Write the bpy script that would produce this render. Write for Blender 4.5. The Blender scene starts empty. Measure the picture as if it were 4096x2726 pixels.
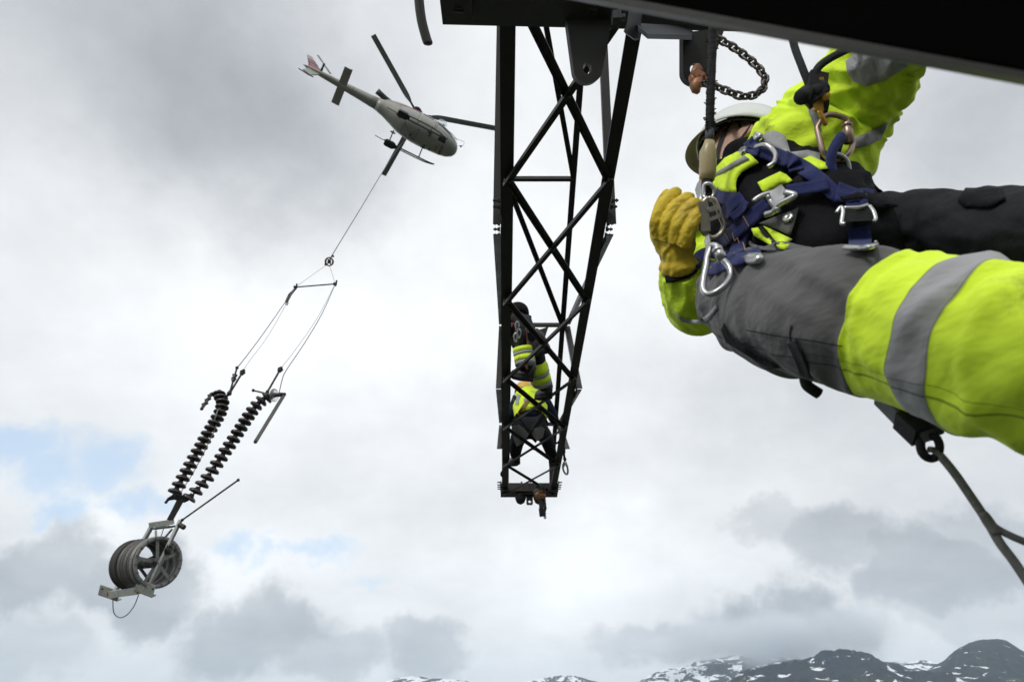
import bpy, bmesh, math, random
import numpy as np
from mathutils import Vector, Matrix, noise as mnoise
from mathutils.bvhtree import BVHTree

# ------------------------------------------------------------------ camera
sc = bpy.context.scene
COL = sc.collection
PITCH = math.radians(31.95)
FPX = 2731.0                      # focal length in pixels of the 4096 px wide photograph (24 mm lens)
CAM = Vector((0.0, 0.0, 40.0))
RT = Vector((1, 0, 0))
FW = Vector((0, math.cos(PITCH), math.sin(PITCH)))
UP = Vector((0, -math.sin(PITCH), math.cos(PITCH)))
cam_data = bpy.data.cameras.new('camera')
cam_data.sensor_width = 36.0
cam_data.lens = 36.0 * FPX / 4096.0
cam_data.clip_start = 0.05
cam_data.clip_end = 80000.0
cam_data.dof.use_dof = True
cam_data.dof.focus_distance = 3.0
cam_data.dof.aperture_fstop = 6.5
cam = bpy.data.objects.new('camera', cam_data)
COL.objects.link(cam)
cam.location = CAM
cam.rotation_euler = (math.radians(90) + PITCH, 0, 0)
sc.camera = cam

sc.view_settings.view_transform = 'Standard'
sc.view_settings.look = 'None'
sc.view_settings.gamma = 1.0
sc.view_settings.use_curve_mapping = False
sc.view_settings.exposure = 0.3
sc.cycles.use_denoising = True
sc.cycles.max_bounces = 10
sc.cycles.volume_bounces = 8
sc.cycles.transparent_max_bounces = 16
sc.cycles.sample_clamp_indirect = 6.0


def W(px, py, d):
    """point at depth d (m along the viewing axis) seen at photograph pixel px, py"""
    return CAM + FW * d + RT * ((px - 2048) / FPX * d) + UP * ((1363 - py) / FPX * d)


def DIR(px, py):
    return (W(px, py, 1.0) - CAM).normalized()


def proj(p):
    v = Vector(p) - CAM
    d = v.dot(FW)
    return 2048 + v.dot(RT) / d * FPX, 1363 - v.dot(UP) / d * FPX, d


def at_h(px, py, h):
    r = DIR(px, py)
    return CAM + r * (h / r.z)


# ------------------------------------------------------------------ sky and sun
SUN_EL, SUN_AZ = math.radians(31), math.radians(214)   # azimuth clockwise from +Y: behind the camera
world = bpy.data.worlds.new('World')
sc.world = world
world.use_nodes = True


class NT:
    """short node-tree builder"""
    def __init__(self, tree):
        self.t = tree
        tree.nodes.clear()

    def n(self, kind, **kw):
        nd = self.t.nodes.new(kind)
        for k, v in kw.items():
            setattr(nd, k, v)
        return nd

    def put(self, sock, v):
        if hasattr(v, 'is_output'):
            self.t.links.new(v, sock)
        elif isinstance(v, (tuple, list, Vector)) and sock.type == 'RGBA':
            sock.default_value = (v[0], v[1], v[2], 1)
        else:
            sock.default_value = v

    def math(self, op, a, b=0.0, c=0.0, clamp=False):
        nd = self.n('ShaderNodeMath', operation=op, use_clamp=clamp)
        for s, v in zip(nd.inputs, (a, b, c)):
            self.put(s, v)
        return nd.outputs[0]

    def vmath(self, op, a, b=(0, 0, 0), s=None):
        nd = self.n('ShaderNodeVectorMath', operation=op)
        self.put(nd.inputs[0], a)
        self.put(nd.inputs[1], b)
        if s is not None:
            self.put(nd.inputs['Scale'], s)
        return nd.outputs['Value'] if op in ('LENGTH', 'DISTANCE', 'DOT_PRODUCT') else nd.outputs[0]

    def noise(self, vec, scale, detail=4, rough=0.5, dist=0.0, color=False):
        nd = self.n('ShaderNodeTexNoise')
        if vec is not None:
            self.put(nd.inputs['Vector'], vec)
        nd.inputs['Scale'].default_value = scale
        nd.inputs['Detail'].default_value = detail
        nd.inputs['Roughness'].default_value = rough
        nd.inputs['Distortion'].default_value = dist
        return nd.outputs['Color' if color else 0]

    def smooth(self, x, lo, hi, a=0.0, b=1.0):
        nd = self.n('ShaderNodeMapRange', interpolation_type='SMOOTHSTEP')
        for s, v in zip(nd.inputs, (x, lo, hi, a, b)):
            self.put(s, v)
        return nd.outputs[0]

    def lin(self, x, lo, hi, a=0.0, b=1.0):
        nd = self.n('ShaderNodeMapRange')
        for s, v in zip(nd.inputs, (x, lo, hi, a, b)):
            self.put(s, v)
        return nd.outputs[0]

    def mix(self, f, a, b, blend='MIX'):
        nd = self.n('ShaderNodeMix', data_type='RGBA', blend_type=blend)
        self.put(nd.inputs[0], f)
        self.put(nd.inputs[6], a)
        self.put(nd.inputs[7], b)
        return nd.outputs[2]


def build_sky():
    k = NT(world.node_tree)
    out = k.n('ShaderNodeOutputWorld')
    bg = k.n('ShaderNodeBackground')
    bg.inputs[1].default_value = 0.1
    k.t.links.new(bg.outputs[0], out.inputs[0])
    sky = k.n('ShaderNodeTexSky', sky_type='NISHITA')
    sky.sun_disc = False
    sky.sun_elevation = SUN_EL
    sky.sun_rotation = SUN_AZ
    sky.altitude = 600
    d = k.vmath('NORMALIZE', k.n('ShaderNodeTexCoord').outputs['Generated'])
    sep = k.n('ShaderNodeSeparateXYZ')
    k.put(sep.inputs[0], d)
    zz = k.math('MAXIMUM', k.math('ADD', sep.outputs[2], 0.22), 0.06)
    cmb = k.n('ShaderNodeCombineXYZ')
    k.put(cmb.inputs[0], k.math('DIVIDE', sep.outputs[0], zz))
    k.put(cmb.inputs[1], k.math('DIVIDE', sep.outputs[1], zz))
    p = cmb.outputs[0]
    big = k.noise(p, 1.25, 5, 0.5)
    mid = k.noise(p, 3.2, 9, 0.62)
    fine = k.noise(d, 9.0, 7, 0.6)
    warp = k.vmath('SCALE', k.vmath('SUBTRACT', k.noise(d, 5.5, 6, 0.6, color=True), (0.5, 0.5, 0.5)), s=0.16)
    dw = k.vmath('ADD', d, warp)
    warp2 = k.vmath('SCALE', k.vmath('SUBTRACT', k.noise(d, 16, 5, 0.6, color=True), (0.5, 0.5, 0.5)), s=0.05)
    dw2 = k.vmath('ADD', dw, warp2)

    def blob(px, py, r, vec, sq=1.0, amp=1.0):
        """soft patch of cloud round the direction seen at px, py; r in photograph pixels, sq = height / width"""
        c = DIR(px, py)
        v = k.vmath('SUBTRACT', vec, tuple(c))
        if sq != 1.0:
            v = k.vmath('MULTIPLY', v, (1, 1 / sq, 1 / sq))
        dist = k.vmath('LENGTH', v)
        return k.smooth(dist, 0.0, r / FPX, amp, 0.0)

    # broad light and shade of the cloud deck
    B = k.math('ADD', 0.945, k.math('MULTIPLY', k.math('SUBTRACT', big, 0.5), 0.22))
    B = k.math('ADD', B, k.math('MULTIPLY', k.math('SUBTRACT', mid, 0.5), 0.30))
    B = k.math('ADD', B, k.math('MULTIPLY', k.math('SUBTRACT', fine, 0.5), 0.20))
    soft = [(150, -100, 1700, .8, -.36), (900, 100, 900, .8, -.10), (1100, 560, 900, .6, -.24), (1400, 760, 420, .6, -.06),
            (350, 950, 900, .7, .12), (1450, 1330, 900, .7, .16), (700, 1400, 700, .7, .10), (2150, 900, 900, .8, .06),
            (2650, 420, 800, .8, -.08), (4000, 430, 900, .7, -.36), (3700, 700, 800, .5, -.06), (2750, 1000, 600, .7, .10),
            (3150, 1560, 900, .45, -.22), (3900, 1900, 900, .5, -.16), (3300, 2050, 500, .5, -.10), (1800, 1550, 500, .35, -.08),
            (2350, 2300, 800, .45, .14), (1200, 2250, 600, .4, .14), (3000, 2420, 500, .35, -.10), (700, 1800, 700, .6, .05), (380, 2190, 420, .40, .16), (2250, 2250, 700, .5, .10), (850, 2330, 300, .5, .14), (1480, 2470, 320, .5, .12), (2000, 2560, 500, .3, .10), (3200, 2020, 420, .3, .08)]
    for px, py, r, sq, a in soft:
        B = k.math('ADD', B, blob(px, py, r, dw, sq, a))
    # separate cumulus heaps with grey shaded bases
    heaps = [(190, 2330, 300, .60, .32), (560, 2370, 320, .55, .34), (60, 2640, 360, .4, .15), (1000, 2530, 420, .42, .30), (1260, 2600, 300, .4, .22), (1680, 2610, 220, .75, .30),
             (3350, 2170, 420, .42, .24), (3720, 2290, 560, .36, .30), (3050, 2080, 300, .4, .16), (4000, 2150, 420, .4, .2), (3150, 2490, 600, .34, .34),
             (2700, 2560, 360, .3, .20), (3900, 2480, 360, .3, .14)]
    heap = None
    for px, py, r, sq, a in heaps:
        g = blob(px, py, r * 1.45, dw2, sq)
        g = k.math('ADD', g, k.math('MULTIPLY', k.math('SUBTRACT', fine, 0.5), 0.95))
        v = k.math('MULTIPLY', k.smooth(g, 0.30, 0.72), k.math('MULTIPLY', a, 1.2))
        heap = v if heap is None else k.math('MAXIMUM', heap, v)
    B = k.math('SUBTRACT', B, heap)
    B = k.math('MAXIMUM', B, 0.30)
    grey = k.math('SUBTRACT', 1.0, k.smooth(B, 0.42, 0.95))
    tint = k.mix(grey, (0.985, 1.0, 1.015), (0.945, 0.985, 1.05))
    cloud = k.vmath('SCALE', tint, s=k.math('MULTIPLY', B, 8.3))
    # holes where blue sky shows
    hole = None
    for px, py, r, sq, a in [(330, 1880, 620, .42, 1.0), (30, 1800, 420, .45, 1.0), (540, 2060, 420, .36, 1.0), (200, 2090, 320, .35, .8), (1230, 2230, 460, .30, 1.0),
                             (900, 2170, 420, .28, .75), (1440, 2330, 260, .32, .85)]:
        g = blob(px, py, r, dw2, sq, a)
        hole = g if hole is None else k.math('MAXIMUM', hole, g)
    hole = k.math('ADD', hole, k.math('MULTIPLY', k.math('SUBTRACT', fine, 0.5), 1.1))
    hole = k.smooth(hole, 0.34, 0.95, 0.0, 0.66)
    blue = k.mix(0.5, k.vmath('SCALE', sky.outputs[0], s=2.0), (4.5, 6.4, 8.4))
    k.put(bg.inputs[0], k.mix(hole, cloud, blue))


build_sky()
sun_data = bpy.data.lights.new('sun', 'SUN')
sun_data.energy = 1.5
sun_data.angle = math.radians(12)
sun_data.color = (1.0, 0.96, 0.9)
sun = bpy.data.objects.new('sun', sun_data)
COL.objects.link(sun)
sdir = Vector((math.sin(SUN_AZ) * math.cos(SUN_EL), math.cos(SUN_AZ) * math.cos(SUN_EL), math.sin(SUN_EL)))
sun.rotation_euler = sdir.to_track_quat('Z', 'Y').to_euler()
sun.location = CAM + sdir * 30

# ------------------------------------------------------------------ materials
MATS = {}


def mat(name, col, rough=0.6, metal=0.0, var=0.15, scale=6.0, bump=0.0, bscale=40.0, col2=None, c2lo=0.5, c2hi=0.7, c2scale=8.0,
        trans=0.0, sheen=0.0, spec=0.5, stretch=None, alpha=1.0):
    if name in MATS:
        return MATS[name]
    m = bpy.data.materials.new(name)
    m.use_nodes = True
    k = NT(m.node_tree)
    out = k.n('ShaderNodeOutputMaterial')
    b = k.n('ShaderNodeBsdfPrincipled')
    k.t.links.new(b.outputs[0], out.inputs[0])
    co = k.n('ShaderNodeTexCoord').outputs['Object']
    if stretch:
        co = k.vmath('MULTIPLY', co, stretch)
    n = k.noise(co, scale, 5, 0.6)
    f = k.lin(n, 0.25, 0.75, 1 - var, 1 + var)
    c = k.vmath('SCALE', tuple(col[:3]), s=f)
    if col2:
        n2 = k.noise(co, c2scale, 6, 0.65)
        c = k.mix(k.smooth(n2, c2lo, c2hi), c, col2)
    k.put(b.inputs['Base Color'], c)
    k.put(b.inputs['Roughness'], k.lin(n, 0.3, 0.7, max(rough - 0.08, 0.02), min(rough + 0.08, 1)))
    b.inputs['Metallic'].default_value = metal
    b.inputs['Specular IOR Level'].default_value = spec
    if trans:
        b.inputs['Transmission Weight'].default_value = trans
    if sheen:
        b.inputs['Sheen Weight'].default_value = sheen
    if alpha < 1:
        b.inputs['Alpha'].default_value = alpha
    if bump:
        bp = k.n('ShaderNodeBump')
        bp.inputs['Strength'].default_value = bump
        bp.inputs['Distance'].default_value = 0.01
        k.put(bp.inputs['Height'], k.noise(co, bscale, 5, 0.6))
        k.put(b.inputs['Normal'], bp.outputs[0])
    MATS[name] = m
    return m


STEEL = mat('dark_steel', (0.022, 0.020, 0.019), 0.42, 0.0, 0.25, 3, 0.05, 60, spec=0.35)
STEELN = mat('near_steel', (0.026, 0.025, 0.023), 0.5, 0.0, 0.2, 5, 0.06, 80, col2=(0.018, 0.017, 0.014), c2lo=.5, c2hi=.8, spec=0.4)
GALV = mat('galvanised_steel', (0.42, 0.44, 0.42), 0.45, 0.55, 0.25, 8, 0.08, 60, col2=(0.24, 0.19, 0.12), c2lo=.55, c2hi=.75)
ALU = mat('polished_aluminium', (0.45, 0.45, 0.45), 0.32, 0.9, 0.1, 10, 0.05, 90)
RUST = mat('rusty_copper_shackle', (0.36, 0.17, 0.09), 0.5, 0.45, 0.3, 30, 0.2, 120, col2=(0.12, 0.05, 0.03))
CHAIN = mat('chain_steel', (0.11, 0.097, 0.088), 0.42, 0.7, 0.3, 30, 0.1, 120)
ROPE = mat('rope_fibre', (0.16, 0.155, 0.145), 0.9, 0, 0.3, 60, 0.4, 200)
BLACK = mat('black_webbing', (0.018, 0.018, 0.02), 0.8, 0, 0.3, 30, 0.3, 200, spec=.3)
WIRE = mat('wire_rope', (0.10, 0.10, 0.11), 0.5, 0.4, 0.2, 30)
PORC = mat('dark_porcelain', (0.045, 0.034, 0.034), 0.32, 0, 0.25, 8)

# ------------------------------------------------------------------ object helpers


def thing(name, label, cat, origin, group=None):
    o = bpy.data.objects.new(name, None)
    o.empty_display_size = 0.1
    COL.objects.link(o)
    o.location = Vector(origin)
    o['label'] = label
    o['category'] = cat
    if group:
        o['group'] = group
    return o


def root_loc(o):
    while o.parent:
        o = o.parent
    return Vector(o.location)


def make_mesh(name, V, F, mats, smooth=False, midx=None, attrs=None):
    me = bpy.data.meshes.new(name)
    me.from_pydata([tuple(v) for v in V], [], F)
    for m in (mats if isinstance(mats, (list, tuple)) else [mats]):
        me.materials.append(m)
    if midx is not None:
        me.polygons.foreach_set('material_index', midx)
    if smooth:
        me.polygons.foreach_set('use_smooth', [True] * len(me.polygons))
    if attrs:
        for an, vals in attrs.items():
            a = me.attributes.new(an, 'FLOAT', 'POINT')
            a.data.foreach_set('value', vals)
    bm = bmesh.new()
    bm.from_mesh(me)
    bmesh.ops.recalc_face_normals(bm, faces=bm.faces)
    bm.to_mesh(me)
    bm.free()
    if smooth == 'auto':
        me.set_sharp_from_angle(angle=math.radians(35))
    return me


def part(parent, name, geo, mats, smooth='auto', label=None, midx=None, attrs=None, kind=None):
    """a mesh given in world coordinates, linked under its thing (or part)"""
    V, F = geo
    o0 = root_loc(parent)
    me = make_mesh(name, [Vector(v) - o0 for v in V], F, mats, smooth, midx, attrs)
    o = bpy.data.objects.new(name, me)
    COL.objects.link(o)
    o.parent = parent
    if label:
        o['label'] = label
    if kind:
        o['kind'] = kind
    return o


PW = {}


def place(parent, name, me, mw, label=None):
    """an object of an existing (shared) mesh put at world matrix mw under parent"""
    o = bpy.data.objects.new(name, me)
    COL.objects.link(o)
    o.parent = parent
    PW[o.name] = mw
    up_ = PW.get(parent.name) or Matrix.Translation(root_loc(parent))
    o.matrix_basis = up_.inverted() @ mw
    if label:
        o['label'] = label
    return o


def single(name, label, cat, geo, mats, smooth='auto', group=None, attrs=None):
    """a thing that is one mesh"""
    V, F = geo
    c = Vector((0, 0, 0))
    for v in V:
        c += Vector(v)
    c /= len(V)
    me = make_mesh(name, [Vector(v) - c for v in V], F, mats, smooth, None, attrs)
    o = bpy.data.objects.new(name, me)
    COL.objects.link(o)
    o.location = c
    o['label'] = label
    o['category'] = cat
    if group:
        o['group'] = group
    return o


def join(*gs):
    V, F = [], []
    for g in gs:
        n = len(V)
        V += list(g[0])
        F += [tuple(i + n for i in f) for f in g[1]]
    return V, F


def frame_of(axis, hint):
    z = Vector(axis).normalized()
    x = Vector(hint) - z * Vector(hint).dot(z)
    if x.length < 1e-6:
        x = z.orthogonal()
    x.normalize()
    return x, z.cross(x), z


def prism(p, q, prof, hint, prof2=None):
    """profile (list of (a, b), a along hint, b along axis x hint) swept straight from p to q, capped"""
    p, q = Vector(p), Vector(q)
    x, y, z = frame_of(q - p, hint)
    n = len(prof)
    V = [p + x * a + y * b for a, b in prof] + [q + x * a + y * b for a, b in (prof2 or prof)]
    F = [(i, (i + 1) % n, (i + 1) % n + n, i + n) for i in range(n)]
    F += [tuple(range(n - 1, -1, -1)), tuple(range(n, 2 * n))]
    return V, F


def bar(p, q, w, t, hint):
    return prism(p, q, [(-w / 2, -t / 2), (w / 2, -t / 2), (w / 2, t / 2), (-w / 2, t / 2)], hint)


def angle(p, q, hint, w=0.09, t=0.009, flip=1, w2=None):
    """steel angle: one flange along hint, the other across it"""
    w2 = w2 or w
    f = flip
    pr = [(0, 0), (w, 0), (w, t * f), (t, t * f), (t, w2 * f), (0, w2 * f)]
    return prism(p, q, pr, hint)


def catmull(pts, n):
    """points (tuples of floats) through a smooth curve, n steps per span"""
    P = [np.array(p, float) for p in pts]
    P = [2 * P[0] - P[1]] + P + [2 * P[-1] - P[-2]]
    out = []
    for i in range(1, len(P) - 2):
        a, b, c, d = P[i - 1:i + 3]
        for j in range(n):
            t = j / n
            out.append(0.5 * (2 * b + (c - a) * t + (2 * a - 5 * b + 4 * c - d) * t * t + (3 * b - a - 3 * c + d) * t ** 3))
    out.append(P[-2])
    return out


def tube(pts, r, seg=8, closed=False):
    """round tube along world points; r a number or one per point"""
    pts = [Vector(p) for p in pts]
    n = len(pts)
    rs = [r] * n if isinstance(r, (int, float)) else list(r)
    V, F = [], []
    prev = None
    for i, p in enumerate(pts):
        a = pts[(i - 1) % n] if (closed or i > 0) else p
        b = pts[(i + 1) % n] if (closed or i < n - 1) else p
        t = (b - a)
        t = t.normalized() if t.length > 1e-9 else Vector((0, 0, 1))
        if prev is None:
            x = t.orthogonal().normalized()
        else:
            x = prev - t * prev.dot(t)
            x = x.normalized() if x.length > 1e-6 else t.orthogonal().normalized()
        prev = x
        y = t.cross(x)
        for k in range(seg):
            an = 2 * math.pi * k / seg
            V.append(p + x * (math.cos(an) * rs[i]) + y * (math.sin(an) * rs[i]))
    m = n if closed else n - 1
    for i in range(m):
        for k in range(seg):
            a, b = i * seg + k, i * seg + (k + 1) % seg
            j = (i + 1) % n
            F.append((a, b, j * seg + (k + 1) % seg, j * seg + k))
    if not closed:
        F.append(tuple(range(seg - 1, -1, -1)))
        F.append(tuple(range((n - 1) * seg, n * seg)))
    return V, F


def lathe(prof, p, axis, seg=24, hint=(0.3, 0.5, 0.8)):
    """profile [(radius, height)] turned round the axis at p"""
    x, y, z = frame_of(axis, hint)
    p = Vector(p)
    V, F = [], []
    for r, h in prof:
        for k in range(seg):
            an = 2 * math.pi * k / seg
            V.append(p + x * (r * math.cos(an)) + y * (r * math.sin(an)) + z * h)
    for i in range(len(prof) - 1):
        for k in range(seg):
            F.append((i * seg + k, i * seg + (k + 1) % seg, (i + 1) * seg + (k + 1) % seg, (i + 1) * seg + k))
    F.append(tuple(range(seg - 1, -1, -1)))
    F.append(tuple(range((len(prof) - 1) * seg, len(prof) * seg)))
    return V, F


def ball(c, r, seg=12, sx=(1, 1, 1)):
    V, F = [], []
    c = Vector(c)
    m = seg // 2
    for i in range(m + 1):
        th = math.pi * i / m
        for k in range(seg):
            ph = 2 * math.pi * k / seg
            V.append(c + Vector((math.sin(th) * math.cos(ph) * r * sx[0], math.sin(th) * math.sin(ph) * r * sx[1], math.cos(th) * r * sx[2])))
    for i in range(m):
        for k in range(seg):
            F.append((i * seg + k, (i + 1) * seg + k, (i + 1) * seg + (k + 1) % seg, i * seg + (k + 1) % seg))
    return V, F


def plate(outline, n, t, holes=()):
    """flat plate: world outline points, thickness t along n; holes = rings of points with as many points as wanted"""
    bm = bmesh.new()
    rings = [outline] + list(holes)
    edges = []
    for ring in rings:
        vs = [bm.verts.new(Vector(p)) for p in ring]
        edges += [bm.edges.new((vs[i], vs[(i + 1) % len(vs)])) for i in range(len(vs))]
    bmesh.ops.triangle_fill(bm, use_beauty=True, use_dissolve=False, edges=edges)
    g = bmesh.ops.extrude_face_region(bm, geom=list(bm.faces))
    nv = Vector(n).normalized() * t
    for e in g['geom']:
        if isinstance(e, bmesh.types.BMVert):
            e.co += nv
    bm.verts.index_update()
    V = [v.co.copy() for v in bm.verts]
    F = [tuple(v.index for v in f.verts) for f in bm.faces]
    bm.free()
    return V, F


def hexbolt(p, n, r=0.014, h=0.012):
    return lathe([(r * 1.35, 0), (r * 1.35, h * .2), (r, h * .2), (r, h)], p, n, 6)


def text_geo(body, size, p, right, up, extrude=0.0015, bold=0.0):
    cu = bpy.data.curves.new('lettering', 'FONT')
    cu.body = body
    cu.size = size
    cu.align_x = 'CENTER'
    cu.align_y = 'CENTER'
    cu.extrude = extrude
    cu.offset = bold
    cu.resolution_u = 3
    ob = bpy.data.objects.new('lettering_source', cu)
    COL.objects.link(ob)
    bpy.context.view_layer.update()
    dg = bpy.context.evaluated_depsgraph_get()
    me = bpy.data.meshes.new_from_object(ob.evaluated_get(dg))
    r, u = Vector(right).normalized(), Vector(up).normalized()
    nn = r.cross(u)
    V = [Vector(p) + r * v.co.x + u * v.co.y + nn * v.co.z for v in me.vertices]
    F = [tuple(f.vertices) for f in me.polygons]
    bpy.data.objects.remove(ob)
    bpy.data.curves.remove(cu)
    bpy.data.meshes.remove(me)
    return V, F


random.seed(4)
# ------------------------------------------------------------------ ground and mountains
GROUND = mat('valley_ground', (0.045, 0.052, 0.034), 0.95, 0, 0.35, 0.004, col2=(0.075, 0.07, 0.06), c2scale=0.01)


def structure(name, geo, m, smooth=True, label=None):
    me = make_mesh(name, geo[0], geo[1], m, smooth)
    o = bpy.data.objects.new(name, me)
    COL.objects.link(o)
    o['kind'] = 'structure'
    if label:
        o['label'] = label
    return o


def build_ground():
    n, S = 60, 14000.0
    V, F = [], []
    for j in range(n + 1):
        for i in range(n + 1):
            x, y = (i / n - .5) * 2 * S, (j / n - .5) * 2 * S
            r = math.hypot(x, y)
            z = mnoise.noise((x / 900, y / 900, 3)) * 30 * min(1, r / 800)
            V.append((x, y, z - 3))
    for j in range(n):
        for i in range(n):
            a = j * (n + 1) + i
            F.append((a, a + 1, a + n + 2, a + n + 1))
    structure('ground', (V, F), GROUND, label='green and grey valley floor far below the line')


build_ground()


def mountain_mat(name, rock, heath, snow_lo, snow_hi, sx, green=0.0):
    m = bpy.data.materials.new(name)
    m.use_nodes = True
    k = NT(m.node_tree)
    out = k.n('ShaderNodeOutputMaterial')
    b = k.n('ShaderNodeBsdfPrincipled')
    k.t.links.new(b.outputs[0], out.inputs[0])
    co = k.n('ShaderNodeTexCoord').outputs['Object']
    n1 = k.noise(co, 0.004, 9, 0.65)
    n2 = k.noise(co, 0.02, 8, 0.7)
    c = k.mix(k.smooth(n1, 0.40, 0.62), rock, heath)
    c = k.mix(k.math('MULTIPLY', k.smooth(n2, 0.40, 0.66), 0.8), c, tuple(v * 0.45 for v in rock))
    if green:
        sp = k.n('ShaderNodeSeparateXYZ')
        k.put(sp.inputs[0], co)
        g = k.math('MULTIPLY', k.smooth(sp.outputs[2], 480, 300), k.smooth(n1, 0.4, 0.58))
        c = k.mix(k.math('MULTIPLY', g, green), c, (0.062, 0.082, 0.034))
    s = k.noise(k.vmath('MULTIPLY', co, (1.0, 0.5, 2.6)), sx, 6, 0.6, 0.9)
    s2 = k.noise(co, 0.0007, 3, 0.5)
    s = k.math('ADD', s, k.math('MULTIPLY', k.math('SUBTRACT', s2, 0.5), 0.28))
    s = k.math('ADD', s, k.math('MULTIPLY', k.math('SUBTRACT', k.noise(k.vmath('MULTIPLY', co, (1, .6, 1.8)), .022, 5, .6), .5), .22))
    sm = k.smooth(s, snow_lo, snow_hi)
    k.put(b.inputs['Base Color'], k.mix(sm, c, (0.86, 0.88, 0.92)))
    b.inputs['Roughness'].default_value = 0.9
    b.inputs['Specular IOR Level'].default_value = 0.2
    bp = k.n('ShaderNodeBump')
    bp.inputs['Strength'].default_value = 0.7
    bp.inputs['Distance'].default_value = 30.0
    k.put(bp.inputs['Height'], k.noise(co, 0.018, 9, 0.7))
    k.put(b.inputs['Normal'], bp.outputs[0])
    return m


def ridge(name, sky_line, dist, m, seed, rough=1.0, depth=2600.0, label=None, drop=55):
    """a mountain whose crest stands dist metres away along the sky line (photograph pixels), sloping to the ground on both sides"""
    pts = []
    for px, py in sky_line:
        r = DIR(px, py)
        s = dist / math.hypot(r.x, r.y)
        pts.append(CAM + r * s)
    pts = [Vector(p) for p in catmull([tuple(p) for p in pts], 24)]
    rows = 84
    V, F = [], []
    n = len(pts)
    for i, p in enumerate(pts):
        out = Vector((p.x, p.y, 0)).normalized()
        for j in range(rows):
            t = j / (rows - 1) * 2 - 1              # -1 near foot, 0 crest, 1 far foot
            sgn = -1 if t < 0 else 1
            a = abs(t)
            off = out * (sgn * depth * a)
            fall = (1 - a) ** 1.25 * (1 - 0.18 * math.sin(a * 7 + seed))
            z = -20 + (p.z - drop + 20) * max(fall, 0)
            q = Vector((p.x, p.y, 0)) + off
            nz = mnoise.fractal((q.x / 520 + seed, q.y / 520, seed), 1.0, 2.1, 6)
            nr = mnoise.ridged_multi_fractal((q.x / 230 + seed, q.y / 230, seed), .9, 2.1, 5, 1.0, 2.0) - 1.2
            amp = min(1, a * 2.2) * (1 - a) * 150 * rough
            z += (nz - .25) * amp + nr * (17 + 0.36 * amp) * rough * (0.35 + min(1, 4 * a)) * (1 - a)
            V.append((q.x, q.y, z))
    for i in range(n - 1):
        for j in range(rows - 1):
            a = i * rows + j
            F.append((a, a + rows, a + rows + 1, a + 1))
    return structure(name, (V, F), m, label=label)


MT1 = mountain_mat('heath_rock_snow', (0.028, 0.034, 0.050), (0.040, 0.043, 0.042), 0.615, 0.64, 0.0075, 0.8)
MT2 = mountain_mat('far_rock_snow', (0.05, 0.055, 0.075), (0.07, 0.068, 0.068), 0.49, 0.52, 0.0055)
ridge('mountain', [(2600, 2760), (2780, 2738), (2880, 2712), (2960, 2655), (3050, 2622), (3150, 2607), (3250, 2598), (3330, 2578), (3400, 2580), (3460, 2592), (3540, 2622),
                   (3640, 2645), (3800, 2662), (3950, 2668), (4100, 2675), (4400, 2690), (4800, 2720)], 5200, MT1, 3.1,
      label='broad dark mountain with snow patches under low cloud')
ridge('mountain', [(3500, 2720), (3640, 2690), (3760, 2640), (3810, 2598), (3860, 2568), (3930, 2548), (4000, 2546), (4040, 2562), (4096, 2595), (4200, 2640), (4500, 2690)], 6400, MT1, 9.7,
      label='rounded dark peak with snow streaks at right')
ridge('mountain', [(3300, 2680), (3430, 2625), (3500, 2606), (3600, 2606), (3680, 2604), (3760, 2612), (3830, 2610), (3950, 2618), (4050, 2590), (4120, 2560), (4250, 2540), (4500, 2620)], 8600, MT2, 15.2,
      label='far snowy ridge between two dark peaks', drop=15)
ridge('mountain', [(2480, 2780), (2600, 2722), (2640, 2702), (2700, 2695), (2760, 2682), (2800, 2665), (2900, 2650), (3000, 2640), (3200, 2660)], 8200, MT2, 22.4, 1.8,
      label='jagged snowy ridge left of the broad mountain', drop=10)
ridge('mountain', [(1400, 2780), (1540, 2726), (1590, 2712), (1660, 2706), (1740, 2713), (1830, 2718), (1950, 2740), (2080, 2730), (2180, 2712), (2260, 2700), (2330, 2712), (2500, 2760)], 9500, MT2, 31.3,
      label='low snowy mountain tops at the bottom edge', drop=-15)


def box_geo(x0, x1, y0, y1, z0, z1):
    V = [(x, y, z) for z in (z0, z1) for x, y in ((x0, y0), (x1, y0), (x1, y1), (x0, y1))]
    return V, [(3, 2, 1, 0), (4, 5, 6, 7), (0, 1, 5, 4), (1, 2, 6, 5), (2, 3, 7, 6), (3, 0, 4, 7)]


hz = bpy.data.materials.new('haze')
hz.use_nodes = True
k = NT(hz.node_tree)
o_ = k.n('ShaderNodeOutputMaterial')
v_ = k.n('ShaderNodeVolumePrincipled')
v_.inputs['Color'].default_value = (0.70, 0.86, 1.0, 1)
v_.inputs['Density'].default_value = 4.8e-5
v_.inputs['Anisotropy'].default_value = 0.2
k.t.links.new(v_.outputs[0], o_.inputs['Volume'])
hme = make_mesh('haze', *box_geo(-14300, 14300, -14300, 14300, -80, 1750), hz)
hob = bpy.data.objects.new('haze', hme)
COL.objects.link(hob)
hob['kind'] = 'stuff'


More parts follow.
